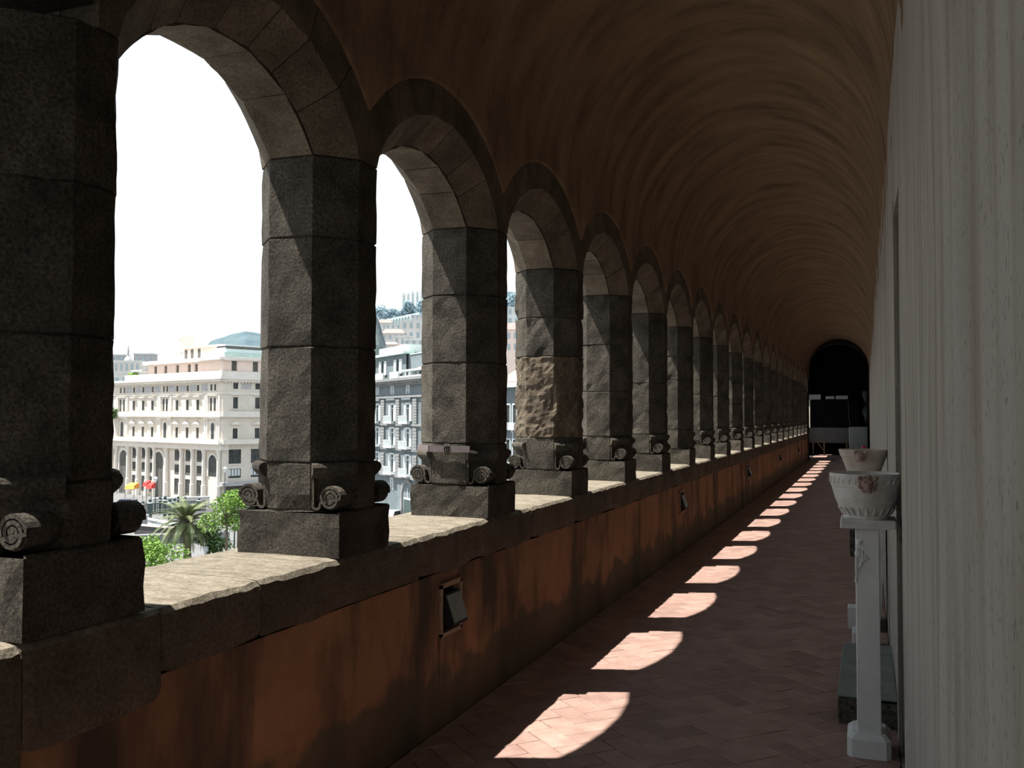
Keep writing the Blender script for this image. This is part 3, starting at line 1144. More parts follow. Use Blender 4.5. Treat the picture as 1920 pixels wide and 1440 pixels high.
PX, PY = 2.003, 4.72
ped = thing('pedestal', 'tall white marble pedestal carrying the nearer carved basin', 'pedestal', (PX, PY, 0), 0, 'marble pedestals')
b = MB()
b.bbox(-0.095, 0.095, -0.10, 0.14, 0.0, 0.105, 0.022)
b.build('base', M_white, ped)
b = MB()
b.bbox(-0.051, 0.055, -0.055, 0.06, 0.105, 1.046, 0.004)
b.build('shaft', M_white, ped)
b = MB()
b.bbox(-0.115, 0.128, -0.115, 0.125, 1.046, 1.087, 0.006)
b.build('cap', M_marble, ped)
b = MB()
for pts, r in (([(-0.050, -0.053, 0.79), (-0.045, -0.056, 0.83), (-0.03, -0.058, 0.87), (-0.012, -0.057, 0.895), (-0.006, -0.056, 0.92)], 0.006),
               ([(-0.047, -0.056, 0.83), (-0.047, -0.057, 0.90), (-0.042, -0.058, 0.95)], 0.006),
               ([(-0.03, -0.058, 0.87), (-0.018, -0.058, 0.915), (-0.022, -0.058, 0.94)], 0.0055)):
    b.tube(pts, r, 6)
b.ball((-0.038, -0.056, 0.925), 0.017, 6, 1, 0.5, 1.5)
b.ball((-0.034, -0.056, 0.975), 0.014, 6, 1, 0.6, 1)
b.ball((-0.024, -0.056, 0.988), 0.008, 5, 1, 0.6, 1)
b.ball((0.0, -0.056, 0.905), 0.010, 6, 1, 0.4, 1)
rl = b.build('carved_relief', M_white, ped)
rl['label'] = 'carved foliage relief at the top left of the shaft'
basin('stone_basin', (PX, PY - 0.005, 1.088), 0.164, 0.209, 'nearer carved marble basin with a reddish lion mask, on the tall pedestal', M_marble, M_mask, True)

P2X, P2Y = 1.983, 6.9
ped2 = thing('pedestal', 'second marble pedestal, mostly hidden behind the nearer one', 'pedestal', (P2X, P2Y, 0), 0, 'marble pedestals')
for nm, (x0, x1, y0, y1, z0, z1) in dict(base=(-0.085, 0.085, -0.1, 0.1, 0, 0.10), shaft=(-0.055, 0.055, -0.06, 0.06, 0.10, 1.10), cap=(-0.10, 0.10, -0.10, 0.10, 1.10, 1.135)).items():
    b = MB()
    b.bbox(x0, x1, y0, y1, z0, z1, 0.006)
    b.build(nm, M_white, ped2)
basin('stone_basin', (P2X, P2Y, 1.136), 0.163, 0.20, 'farther plain conical marble basin with brown stains, behind the carved one', M_basin2, M_mask, False)

blk = thing('stone_block', 'low green-grey stone slab with a rough dark end, on the floor behind the pedestal', 'stone', (2.0, 5.85, 0))
b = rough_box(-0.145, 0.135, -0.755, 0.45, 0.0, 0.135, 5, 0.006, 0.06)
b.build('body', M_rough, blk)
b = MB()
b.bbox(-0.147, 0.137, -0.74, 0.45, 0.133, 0.142, 0.003)
o = b.build('dressed_top', M_green, blk)
o['label'] = 'smooth green-grey upper face'
# fragments farther along the wall
b = rough_box(-0.045, 0.07, -0.06, 0.06, 0.0, 0.16, 8, 0.006, 0.04)
o = b.build('stone_fragment', M_white, None, loc=(1.905, 7.45, 0.0))
tag(o, 'small pale stone fragment standing on the floor past the green slab', 'stone')
b = rough_box(-0.05, 0.06, -0.05, 0.05, 0.0, 0.30, 9, 0.004, 0.05)
o = b.build('stone_stump', M_rough, None, loc=(1.86, 11.2, 0.0))
tag(o, 'dark stone stump on the floor farther along the right wall', 'stone')
sl = thing('leaning_slab', 'pale stone slab leaning on the right wall behind the pedestal', 'stone', (2.06, 7.6, 0))
b = MB()
b.loft([[(-0.02, -0.25, 0.0), (0.02, -0.25, 0.0), (0.02, 0.25, 0.0), (-0.02, 0.25, 0.0)], [(0.03, -0.25, 0.80), (0.07, -0.25, 0.80), (0.07, 0.25, 0.80), (0.03, 0.25, 0.80)]])
b.build('slab', M_marble, sl)
b = MB()
b.box(-0.035, 0.03, -0.26, 0.26, 0.0, 0.03)
b.build('bearer', M_lampbody, sl)
ol = MB()
ol.box(XR(3.85) - 0.010, XR(3.85) + 0.01, 3.80, 3.86, 0.20, 0.42)
o = ol.build('wall_outlet', M_marble)
tag(o, 'narrow grey service cover low on the right wall by the pedestal', 'cover')

# ------------------------------------------------------------------ far end: panel, table, box
scr = thing('display_panel', 'large black display panel with white edging at the dark far end', 'panel', (0.75, 40.0, 0.0))
b = MB()
b.box(-0.92, 0.94, 0.0, 0.06, 1.12, 2.24)
b.build('black_cloth', M_black, scr)
b = MB()
b.loft([[(-1.04, 0.07, z), (-0.93, -0.035, z), (-0.922, -0.03, z), (-0.922, 0.07, z)] for z in (0.80, 2.25)])
o = b.build('white_edge', M_creamplaster, scr)
for x0, x1, z0, z1 in ((-1.03, -0.52, 2.25, 2.45), (-0.33, 0.0, 2.27, 2.38), (0.06, 0.52, 2.26, 2.40)):
    b = MB()
    b.box(x0, x1, -0.015, 0.06, z0, z1)
    b.build('white_header', M_whitebox, scr)
b = MB()
b.tube([(0.53, -0.03, 2.2), (0.55, -0.03, 1.9), (0.56, -0.03, 1.5), (0.60, -0.03, 1.2)], 0.012, 6)
b.build('hanging_cord', M_panelgrey, scr)
tb = thing('trestle_table', 'trestle table with a grey front board under the black panel', 'table', (0.55, 39.82, 0.0))
b = MB()
b.box(-0.77, 0.79, 0.0, 0.03, 0.50, 1.11)
b.build('front_board', M_panelgrey, tb)
b = MB()
b.box(-0.77, 0.79, 0.03, 0.10, 1.06, 1.11)
b.build('top_rail', M_panelgrey, tb)
for x in (-0.62, -0.20, 0.66):
    b = MB()
    b.box(x - 0.025, x + 0.025, 0.035, 0.085, 0.0, 1.06)
    b.build('leg', M_wood, tb)
b = MB()
b.tube([(-0.20, 0.06, 0.16), (-0.45, 0.06, 0.50)], 0.02, 6)
b.tube([(-0.45, 0.06, 0.50), (-0.55, 0.06, 0.62)], 0.02, 6)
b.build('brace', M_wood, tb)
wbx = thing('white_cabinet', 'pale boxy cabinet at the far right end of the gallery', 'cabinet', (1.655, 39.2, 0.0))
b = MB()
b.bbox(-0.345, 0.345, 0.0, 0.5, 0.0, 1.15, 0.01)
b.build('carcass', M_whitebox, wbx)
b = MB()
b.bbox(-0.33, 0.33, -0.02, 0.0, 0.03, 1.13, 0.004)
b.build('door', M_whitebox, wbx)
rb = MB()
rb.lathe([(0.075, 0), (0.085, 0.02), (0.08, 0.16), (0.05, 0.22), (0.03, 0.24)], (0, 0, 0), 14)
o = rb.build('red_bucket', M_redplastic, None, loc=(1.90, 28.4, 0.50))
st = MB()
st.bbox(-0.12, 0.12, -0.12, 0.12, 0.0, 0.50, 0.01)
o2 = st.build('plinth_block', M_rough, None, loc=(1.90, 28.4, 0.0))
tag(o, 'small red container just above the rim of the farther basin', 'container')
tag(o2, 'dark block under the red container', 'block')
hs = MB()
rings = []
for i in range(12):
    z = 1.3 + 1.25 * i / 11
    rings.append([(1.85 + 0.05 * math.sin(i * 1.1), 38.6, z), (1.97, 38.6 + 0.03 * math.cos(i), z), (2.05, 38.65, z), (1.95 + 0.02 * math.sin(i * 2.0), 38.7, z)])
hs.loft(rings)
o = hs.build('hanging_sheet', M_sheet)
tag(o, 'crumpled grey-green sheet hanging above the pale cabinet', 'sheet')
hk = MB()
hk.tube([(1.95, 38.65, 2.54), (1.95, 38.65, 4.75)], 0.008, 6)
hk.build('cord', M_lampbody, o)

# ------------------------------------------------------------------ town outside
ZG = -14.0
gb = MB()
n = 24
for i in range(n):
    for j in range(n):
        x0, x1 = -900 + 1000 * i / n, -900 + 1000 * (i + 1) / n
        y0, y1 = -300 + 1300 * j / n, -300 + 1300 * (j + 1) / n
        gb.add([(x0, y0, ZG), (x1, y0, ZG), (x1, y1, ZG), (x0, y1, ZG)], [(0, 1, 2, 3)])
structure(gb.build('ground', M_road), 'pale paved street level far below the gallery')


def plane_of(u1, d1, u2, d2):
    p1, p2 = at(u1, 781, d1), at(u2, 781, d2)
    e = p2 - p1
    e.z = 0
    L = e.length
    e.normalize()
    n_ = Vector((e.y, -e.x, 0))
    if n_.dot(CAM - p1) < 0:
        n_ = -n_
    return p1, e, n_, L


class Fac:
    """facade frame: s along the wall, z up (world), n outwards"""

    def __init__(self, u1, d1, u2, d2):
        self.o, self.e, self.n, self.L = plane_of(u1, d1, u2, d2)

    def p(self, s, z, n=0.0):
        q = self.o + self.e * s + self.n * n
        return Vector((q.x, q.y, z))

    def box(self, mb, s0, s1, z0, z1, n0, n1):
        mb.loft([[self.p(s0, z, n0), self.p(s1, z, n0), self.p(s1, z, n1), self.p(s0, z, n1)] for z in (z0, z1)])

    def part(self, name, m, parent, *boxes):
        mb = MB()
        for bx in boxes:
            self.box(mb, *bx)
        return mb.build(name, m, parent)

    def wall(self, name, m, parent, s0, s1, z0, z1, holes, depth=0.35, n=0.0):
        mb = MB()
        holes_rect(mb, lambda s, z, k: self.p(s, z, n + k), s0, s1, z0, z1, holes, depth)
        return mb.build(name, m, parent)


def window(F, parent, s0, s1, z0, z1, n=-0.1, m=None, frame=M_trimw, proud=0.08, bars=True, fw=0.12):
    w = F.part('window', frame, parent, (s0 - fw, s0, z0 - fw, z1 + fw, -0.02, proud), (s1, s1 + fw, z0 - fw, z1 + fw, -0.02, proud),
               (s0, s1, z1, z1 + fw, -0.02, proud), (s0 - fw, s1 + fw, z0 - fw * 1.3, z0, -0.02, proud * 1.6))
    F.part('pane', m or M_glass, w, (s0, s1, z0, z1, n - 0.05, n))
    if bars:
        F.part('mullion', M_shutter, w, ((s0 + s1) / 2 - 0.04, (s0 + s1) / 2 + 0.04, z0, z1, n, n + 0.03))
    return w


def arch_window(F, parent, s0, s1, z0, z1, n0=0.01, n1=0.08, m=None, frame=M_trimw, fw=0.16):
    """round-headed opening: dark panel with raised moulded surround"""
    c, r = (s0 + s1) / 2, (s1 - s0) / 2
    zs = z1 - r
    inner = [(s0, z0), (s0, zs)] + [(c - r * math.cos(math.pi * i / 10), zs + r * math.sin(math.pi * i / 10)) for i in range(1, 10)] + [(s1, zs), (s1, z0)]
    R2_ = r + fw
    outer = [(s0 - fw, z0), (s0 - fw, zs)] + [(c - R2_ * math.cos(math.pi * i / 10), zs + R2_ * math.sin(math.pi * i / 10)) for i in range(1, 10)] + [(s1 + fw, zs), (s1 + fw, z0)]
    mb = MB()
    rings = []
    for a, b in zip(inner, outer):
        rings.append([F.p(a[0], a[1], n0), F.p(b[0], b[1], n0), F.p(b[0], b[1], n1), F.p(a[0], a[1], n1)])
    mb.loft(rings)
    w = mb.build('arched_window', frame, parent)
    pb_ = MB()
    pb_.loft([[F.p(s, z, n0 - 0.02) for s, z in inner], [F.p(s, z, n0 + 0.02) for s, z in inner]])
    pb_.build('pane', m or M_glass, w)
    return w


# ---- cream palace across the square
A = Fac(417, 165, 207, 191)
B = Fac(417, 165, 520, 173)
pal = thing('palace', 'large cream palace with pedimented windows, balconies and a columned ground floor', 'building', A.p(0, ZG), world=True)
SA = 39.2
bay1 = [36.1, 34.7]
singles = [30.9, 27.3, 23.78, 14.94, 11.36, 7.88]
pairs = [(36.2, 34.75), (19.7, 18.5), (3.55, 2.35)]
holesA = []
for s in singles:
    holesA += [(s - 0.42, s + 0.42, 5.95, 7.05), (s - 0.5, s + 0.5, 2.45, 4.35), (s - 0.5, s + 0.5, -2.65, -0.7)]
for p in pairs:
    for s in p:
        holesA += [(s - 0.36, s + 0.36, 5.95, 7.1)]
mainw = A.wall('wall', M_cream, pal, 0, SA, -4.7, 8.3, holesA, 0.2)
for s in singles:
    window(A, pal, s - 0.42, s + 0.42, 5.95, 7.05, fw=0.08)
    window(A, pal, s - 0.5, s + 0.5, 2.45, 4.35, frame=M_trimw)
    A.part('window_hood', M_trimw, pal, (s - 0.95, s + 0.95, 4.95, 5.12, 0, 0.5), (s - 0.75, s + 0.75, 4.55, 4.95, 0, 0.22))
    window(A, pal, s - 0.5, s + 0.5, -2.65, -0.7, frame=M_trimw)
    mb = MB()
    mb.loft([[A.p(s - 1.05, -0.05, n_), A.p(s + 1.05, -0.05, n_), A.p(s, 0.62, n_)] for n_ in (0.0, 0.5)])
    A.box(mb, s - 0.8, s + 0.8, -0.62, -0.05, 0.0, 0.28)
    mb.build('pediment', M_trimw, pal)
for p in pairs:
    for s in p:
        window(A, pal, s - 0.36, s + 0.36, 5.95, 7.1, fw=0.08, bars=False)
        arch_window(A, pal, s - 0.36, s + 0.36, 2.35, 4.75)
    c = sum(p) / 2
    A.part('window_hood', M_trimw, pal, (c - 1.7, c + 1.7, 5.05, 5.2, 0, 0.45))
    arch_window(A, pal, c - 0.55, c + 0.55, -2.7, 0.25, fw=0.25)
    for d in (-2.2, -1.6, 1.6, 2.2):
        A.part('pilaster', M_trimw, pal, (c + d - 0.2, c + d + 0.2, -2.6, 0.6, 0, 0.3), (c + d - 0.28, c + d + 0.28, 0.6, 0.9, 0, 0.4))
        A.part('pilaster', M_trimw, pal, (c + d - 0.2, c + d + 0.2, 2.4, 5.1, 0, 0.25))
    A.part('entablature', M_trimw, pal, (c - 2.7, c + 2.7, 0.9, 1.25, 0, 0.45))
# frieze panels between the top windows
fz = sorted([33.0, 29.1, 25.5, 22.0, 16.8, 13.1, 9.6, 5.8])
for s in fz:
    A.part('frieze_panel', M_frieze, pal, (s - 1.1, s + 1.1, 5.95, 7.15, 0, 0.04))
# horizontals: cornice, strings, balconies running on round the corner
A.part('cornice', M_trimw, pal, (-0.9, SA + 0.6, 7.95, 8.35, 0, 1.0), (-0.6, SA + 0.4, 7.55, 7.95, 0, 0.6))
B.part('cornice', M_trimw, pal, (-0.9, 26, 7.95, 8.35, 0, 1.0), (-0.6, 26, 7.55, 7.95, 0, 0.6))
dn = MB()
for i in range(60):
    A.box(dn, 0.3 + i * 0.65, 0.55 + i * 0.65, 7.35, 7.6, 0, 0.45)
for i in range(36):
    B.box(dn, 0.3 + i * 0.65, 0.55 + i * 0.65, 7.35, 7.6, 0, 0.45)
dd = dn.build('dentils', M_trimw, pal)
dd['kind'] = 'stuff'
for F, s1 in ((A, SA + 0.2), (B, 26)):
    F.part('string_course', M_trimw, pal, (-0.15, s1, 5.35, 5.6, 0, 0.18))
    F.part('balcony', M_trimw, pal, (-0.5 if F is A else -0.3, s1, 1.25, 1.5, 0, 0.75), (-0.5 if F is A else -0.3, s1, 1.5, 2.25, 0.6, 0.75))
    F.part('balcony', M_trimw, pal, (-0.9 if F is A else -0.5, s1 + 0.3, -3.55, -3.2, 0, 1.3), (-0.9 if F is A else -0.5, s1 + 0.3, -3.2, -2.75, 1.1, 1.3))
# attic storey set back behind a terrace
A.part('terrace_parapet', M_trimw, pal, (-0.4, 34, 8.35, 9.45, 0.1, 0.4))
B.part('terrace_parapet', M_trimw, pal, (-0.4, 26, 8.35, 9.35, 0.1, 0.4))
hatt = [(s - 0.55, s + 0.55, 9.0, 11.0) for s in (24.4, 20.7, 16.5, 12.4, 10.0, 5.3, 1.2)]
hattB = [(1.95, 3.05, 9.5, 11.35), (6.2, 7.3, 9.5, 11.35), (10.5, 11.6, 9.5, 11.35)]
A.wall('attic_wall', M_pinkst, pal, 0.1, 27.3, 8.35, 11.3, hatt, 0.3, -0.8)
B.wall('attic_wall', M_pinkst, pal, -0.3, 26, 8.35, 11.5, hattB, 0.3, -0.5)
for h in hatt:
    A.part('shutter', M_shutter, pal, (*h, -1.12, -1.07))
for h in hattB:
    B.part('shutter', M_shutter, pal, (*h, -0.82, -0.77))
A.part('attic_roof', M_trimw, pal, (-0.2, 28.3, 11.3, 12.0, -8, -0.2))
B.part('attic_roof', M_copper, pal, (0.4, 26, 11.9, 12.75, -8, -0.3))
B.part('attic_roof', M_trimw, pal, (-0.6, 26, 11.45, 11.9, -8, 0.1))
A.part('core', M_cream, pal, (0.3, SA, ZG, 8.3, -14, -0.45))
A.part('attic_core', M_pinkst, pal, (1.0, 27.3, 8.3, 11.6, -10, -1.15))
B.part('core', M_cream, pal, (0.3, 26, ZG, 8.3, -10, -0.9))
B.part('attic_core', M_pinkst, pal, (0.3, 26, 8.3, 11.6, -8, -0.85))
# lower wall and giant order on the square front
lowh = []
for s in (30.6, 27.0, 23.9, 14.94, 11.2, 7.4):
    lowh += [(s - 0.95, s + 0.95, -6.9, -4.85), (s - 0.95, s + 0.95, -9.5, -7.6), (s - 0.95, s + 0.95, -13.2, -10.2)]
lw = A.wall('portico_wall', M_cream, pal, 0, SA, ZG, -4.7, lowh, 0.25, -0.15)
for h in lowh:
    A.part('window', M_glass, pal, (*h, -0.30, -0.24))
    A.part('window_rail', M_shutter, pal, (h[0], h[1], h[2], h[2] + 0.5, -0.24, -0.2), ((h[0] + h[1]) / 2 - 0.05, (h[0] + h[1]) / 2 + 0.05, h[2], h[3], -0.24, -0.2))
A.part('entablature', M_trimw, pal, (-0.6, SA + 0.3, -4.6, -3.55, -1.0, 0.6))
ents = [(21.0, 1.7)]
arch_window(A, pal, 19.6, 23.0, ZG, -5.4, -0.13, 0.05, m=M_shutter, fw=0.5)
arch_window(A, pal, 33.2, 36.4, ZG, -5.4, -0.13, 0.05, m=M_shutter, fw=0.5)
arch_window(A, pal, 1.6, 4.3, -9.3, -5.5, -0.13, 0.05, fw=0.3)
for s in (39.0, 37.4, 32.6, 28.8, 25.3, 22.6, 18.2, 13.0, 9.2, 5.45, 0.7):
    mb = MB()
    q = A.p(s, 0, 0.15)
    mb.lathe([(0.50, ZG), (0.50, ZG + 3.0), (0.40, ZG + 3.2), (0.36, -5.3), (0.4, -5.25), (0.50, -4.9), (0.58, -4.6)], (q.x, q.y, 0), 14)
    mb.build('column', M_trimw, pal)
# shaded end wing
hB = []
for s in (2.5, 6.9, 11.2):
    hB += [(s - 0.5, s + 0.5, 6.25, 7.35), (s - 0.5, s + 0.5, 2.75, 4.8), (s - 0.5, s + 0.5, -2.6, -0.75)]
    hB += [(s - 1.25, s + 1.25, -7.05, -4.5), (s - 1.25, s + 1.25, -9.6, -7.9)]
B.wall('side_wall', M_cream, pal, 0, 26, ZG, 8.3, hB, 0.2)
for h in hB:
    wide = h[1] - h[0] > 2
    window(B, pal, *h, fw=0.14, bars=True, m=M_glass if (wide and h[3] > -6) or h[3] > 0 else None)
for s in (2.5, 6.9, 11.2):
    B.part('window_hood', M_trimw, pal, (s - 1.05, s + 1.05, 5.2, 5.38, 0, 0.45))
    mb = MB()
    mb.loft([[B.p(s - 1.15, -0.1, n_), B.p(s + 1.15, -0.1, n_), B.p(s, 0.5, n_)] for n_ in (0.0, 0.4)])
    mb.build('pediment', M_trimw, pal)
    B.part('frieze_panel', M_frieze, pal, (s + 1.1, s + 3.2, 6.25, 7.35, 0, 0.04))
    wv = MB()
    for i in range(4):
        B.box(wv, s - 1.15 + i * 0.6, s - 0.72 + i * 0.6, -9.2, -8.0, -0.09, -0.05)
    wv.build('curtains', M_winwhite, pal)
B.part('shop_fascia', M_frieze, pal, (-0.5, 26, -10.9, -10.2, 0, 1.2))
B.part('shopfront', M_shutter, pal, (0.8, 5.0, ZG, -10.9, 0, 0.06), (6.0, 12.0, ZG, -10.9, 0, 0.06))
# things on the palace roof
A.part('penthouse', M_pinkst, pal, (4.2, 16.5, 12.0, 14.2, -7, -2.2))
for s in (15.8, 13.7, 11.3):
    A.part('shutter', M_shutter, pal, (s - 0.4, s + 0.4, 12.2, 13.9, -2.2, -2.12))
A.part('penthouse_roof', M_trimw, pal, (3.9, 16.9, 14.2, 14.45, -7.2, -1.9))
mb = MB()
q = A.p(22.3, 0, -6)
mb.lathe([(1.5, 12.0), (1.5, 16.6), (1.65, 16.65), (1.65, 16.95)], (q.x, q.y, 0), 18)
mb.build('roof_tower', M_trimw, pal)
A.part('roof_shed', M_white2, pal, (20.8, 27.6, 12.0, 13.5, -8, -3), (21.6, 24.6, 13.5, 14.9, -8, -4))
B.part('roof_shed', M_winwhite, pal, (1.2, 10.0, 12.75, 13.7, -5, -1.5), (1.2, 10.0, 14.0, 14.3, -5, -1.4))
B.part('shed_window', M_shutter, pal, (1.4, 9.8, 13.5, 14.0, -4.8, -1.45))
A.part('awning', M_winwhite, pal, (28.0, 32.5, 10.2, 10.45, -4, 0.0))
pot = MB()
q = A.p(32, 9.4, -0.5)
for i in range(9):
    c = A.p(31.0 + 0.35 * i, 9.6 + 0.2 * random.random(), -0.6)
    pot.ball(c, 0.35, 5)
pot.build('terrace_plants', M_leafA, pal)

# ---- dark grey apartment building seen through the second arch
G = Fac(787, 132, 697, 150)
gr = thing('apartment_building', 'grey rusticated apartment building with white balconies and a green attic cornice', 'building', G.p(0, ZG), world=True)
GB = [17.6, 10.9, 4.5]
GP = [14.7, 8.2, 1.4]
hG = []
for s in GB:
    hG += [(s - 0.8, s + 0.8, 0.75, 3.3), (s - 0.8, s + 0.8, -2.9, -0.3), (s - 0.8, s + 0.8, -6.9, -4.2), (s - 0.5, s + 0.5, 4.75, 5.95)]
hG += [(10.4, 11.4, -9.6, -7.9)]
G.wall('wall', M_greyst, gr, -5, 21, ZG, 6.5, hG, 0.4)
G.part('core', M_greyst, gr, (-5, 21, ZG, 6.4, -12, -0.6))
for h in hG:
    w = G.part('window', M_winwhite, gr, (h[0] - 0.15, h[0] + 0.1, h[2], h[3] + 0.15, -0.2, 0.1), (h[1] - 0.1, h[1] + 0.15, h[2], h[3] + 0.15, -0.2, 0.1),
               (h[0], h[1], h[3] - 0.1, h[3] + 0.15, -0.2, 0.1), ((h[0] + h[1]) / 2 - 0.12, (h[0] + h[1]) / 2 + 0.12, h[2], h[3], -0.25, -0.15),
               (h[0], h[1], h[3] - 0.75, h[3] - 0.6, -0.25, -0.15))
    G.part('pane', M_glass, w, (*h, -0.36, -0.30))
    if h[1] - h[0] > 1.3:
        for s_ in (h[0] - 0.75, h[1] + 0.15):
            G.part('shutter', M_winwhite, gr, (s_, s_ + 0.55, h[2], h[3], 0.02, 0.10))
        G.part('balcony', M_winwhite, gr, (h[0] - 0.9, h[1] + 0.9, h[2] - 0.4, h[2] - 0.2, 0, 0.9))
        bl = MB()
        for i in range(13):
            s_ = h[0] - 0.85 + i * (h[1] - h[0] + 1.7) / 12
            G.box(bl, s_ - 0.05, s_ + 0.05, h[2] - 0.2, h[2] + 0.75, 0.8, 0.88)
        G.box(bl, h[0] - 0.9, h[1] + 0.9, h[2] + 0.7, h[2] + 0.8, 0.78, 0.9)
        rl_ = bl.build('balcony_railing', M_winwhite, gr)
        G.part('window_lintel', M_greyst, gr, (h[0] - 1.0, h[1] + 1.0, h[3] + 0.55, h[3] + 0.85, 0, 0.4))
for s in GP:
    for z0, z1 in ((0.4, 4.0), (-3.4, -0.2), (-7.2, -4.1)):
        nbk = int((z1 - z0) / 0.40)
        for i in range(nbk):
            zz = z0 + (z1 - z0) * i / nbk
            G.part('rustic_block', M_rust, gr, (s - 0.75, s + 0.75, zz + 0.03, zz + (z1 - z0) / nbk - 0.03, 0, 0.28))
    arch_window(G, gr, s - 0.1 + 1.0, s + 0.0 + 5.0, ZG, -8.2, 0.01, 0.2, m=M_greyst, frame=M_rust, fw=0.6) if s == 1.4 else None
G.part('string_course', M_rust, gr, (-5, 21, 4.2, 4.5, 0, 0.3), (-5, 21, 0.05, 0.35, 0, 0.25), (-5, 21, -3.6, -3.35, 0, 0.25), (-5, 21, -7.6, -7.2, 0, 0.4))
G.part('cornice', M_rust, gr, (-5, 21.4, 6.7, 7.1, 0, 1.1), (-5, 21.2, 6.4, 6.7, 0, 0.7))
dn = MB()
for i in range(51):
    G.box(dn, -4.8 + i * 0.5, -4.55 + i * 0.5, 6.0, 6.45, 0, 0.55)
dd = dn.build('dentils', M_rust, gr)
dd['kind'] = 'stuff'
dr = G.part('door', M_gateiron, gr, (2.9, 5.8, ZG, -10.6, 0.03, 0.08))
G.part('fanlight', M_winwhite, gr, (3.0, 5.7, -10.6, -10.35, 0.04, 0.1), (4.25, 4.45, -10.4, -8.9, 0.04, 0.1))
hA = [(16.8, 18.4, 7.9, 10.1), (10.1, 11.7, 7.9, 10.1)]
G.wall('attic_wall', M_greyst, gr, 7.6, 21, 7.0, 10.8, hA, 0.3, -0.9)
G.part('attic_core', M_greyst, gr, (-5, 21, 7.0, 10.8, -11, -1.3))
for h in hA:
    w = G.part('window', M_winwhite, gr, (h[0] - 0.9, h[0] + 0.1, h[2], h[3], -0.9, -0.75), (h[1] - 0.1, h[1] + 0.9, h[2], h[3], -0.9, -0.75), ((h[0] + h[1]) / 2 - 0.12, (h[0] + h[1]) / 2 + 0.12, h[2], h[3], -1.1, -1.0))
    G.part('pane', M_glass, w, (*h, -1.25, -1.2))
    G.part('balcony', M_winwhite, gr, (h[0] - 1.1, h[1] + 1.1, 7.1, 8.2, -0.3, -0.15))
G.part('attic_cornice', M_copper, gr, (7.2, 21.5, 10.8, 11.15, -2, -0.3))
G.part('terrace_wall', M_white2, gr, (8.5, 21.5, 11.15, 12.3, -6, -1.6))
mb = MB()
mb.loft([[G.p(7.0, 10.6, -1.2), G.p(-5, 10.6, -1.2), G.p(-5, 11.2, -6), G.p(7.0, 11.2, -6)], [G.p(7.0, 10.75, -1.2), G.p(-5, 10.75, -1.2), G.p(-5, 11.35, -6), G.p(7.0, 11.35, -6)]])
mb.build('rear_roof', M_copper, gr)
mb = MB()
mb.loft([[G.p(4.2, 8.05, -0.6), G.p(-5, 8.05, -0.6), G.p(-5, 10.2, -3.6), G.p(0.0, 10.2, -3.6)], [G.p(4.2, 8.2, -0.6), G.p(-5, 8.2, -0.6), G.p(-5, 10.35, -3.6), G.p(0.0, 10.35, -3.6)]])
mb.build('pitched_roof', M_rooftile, gr)
G.part('dormer', M_winwhite, gr, (3.2, 5.4, 7.1, 8.1, -0.8, 0.2), (-4, 6.6, 8.0, 8.25, -1, 0.5), (-4, 6.6, 7.1, 7.35, -0.5, 0.6))
G.part('dormer_window', M_glass, gr, (4.0, 4.7, 7.25, 7.9, 0.2, 0.25))

# ---- slim blue-grey house glimpsed through the third arch
H = Fac(985, 120, 930, 128)
hb = thing('townhouse', 'blue-grey house front with tall windows glimpsed past the third pier', 'building', H.p(0, ZG), world=True)
hh = []
for z0, z1 in ((0.0, 3.0), (-5.0, -1.6)):
    for s in (1.0, 3.0, 5.0):
        hh.append((s - 0.55, s + 0.55, z0, z1))
H.wall('wall', M_greyst, hb, -6, 9, ZG, 5.6, hh, 0.3)
H.part('core', M_greyst, hb, (-6, 9, ZG, 5.6, -8, -0.4))
for h in hh:
    w = window(H, hb, *h, frame=M_winwhite, fw=0.18)
    H.part('balcony', M_winwhite, hb, (h[0] - 0.3, h[1] + 0.3, h[2] - 0.3, h[2] + 0.7, 0.5, 0.6))
H.part('cornice', M_copper, hb, (-6, 9.3, 5.3, 5.9, 0, 0.9))
mb = MB()
mb.loft([[H.p(-6, 5.9, 0.2), H.p(9, 5.9, 0.2), H.p(9, 10.5, -8), H.p(-6, 10.5, -8)], [H.p(-6, 6.1, 0.2), H.p(9, 6.1, 0.2), H.p(9, 10.7, -8), H.p(-6, 10.7, -8)]])
mb.build('roof', M_rooftile, hb)

# ---- houses up the hillside


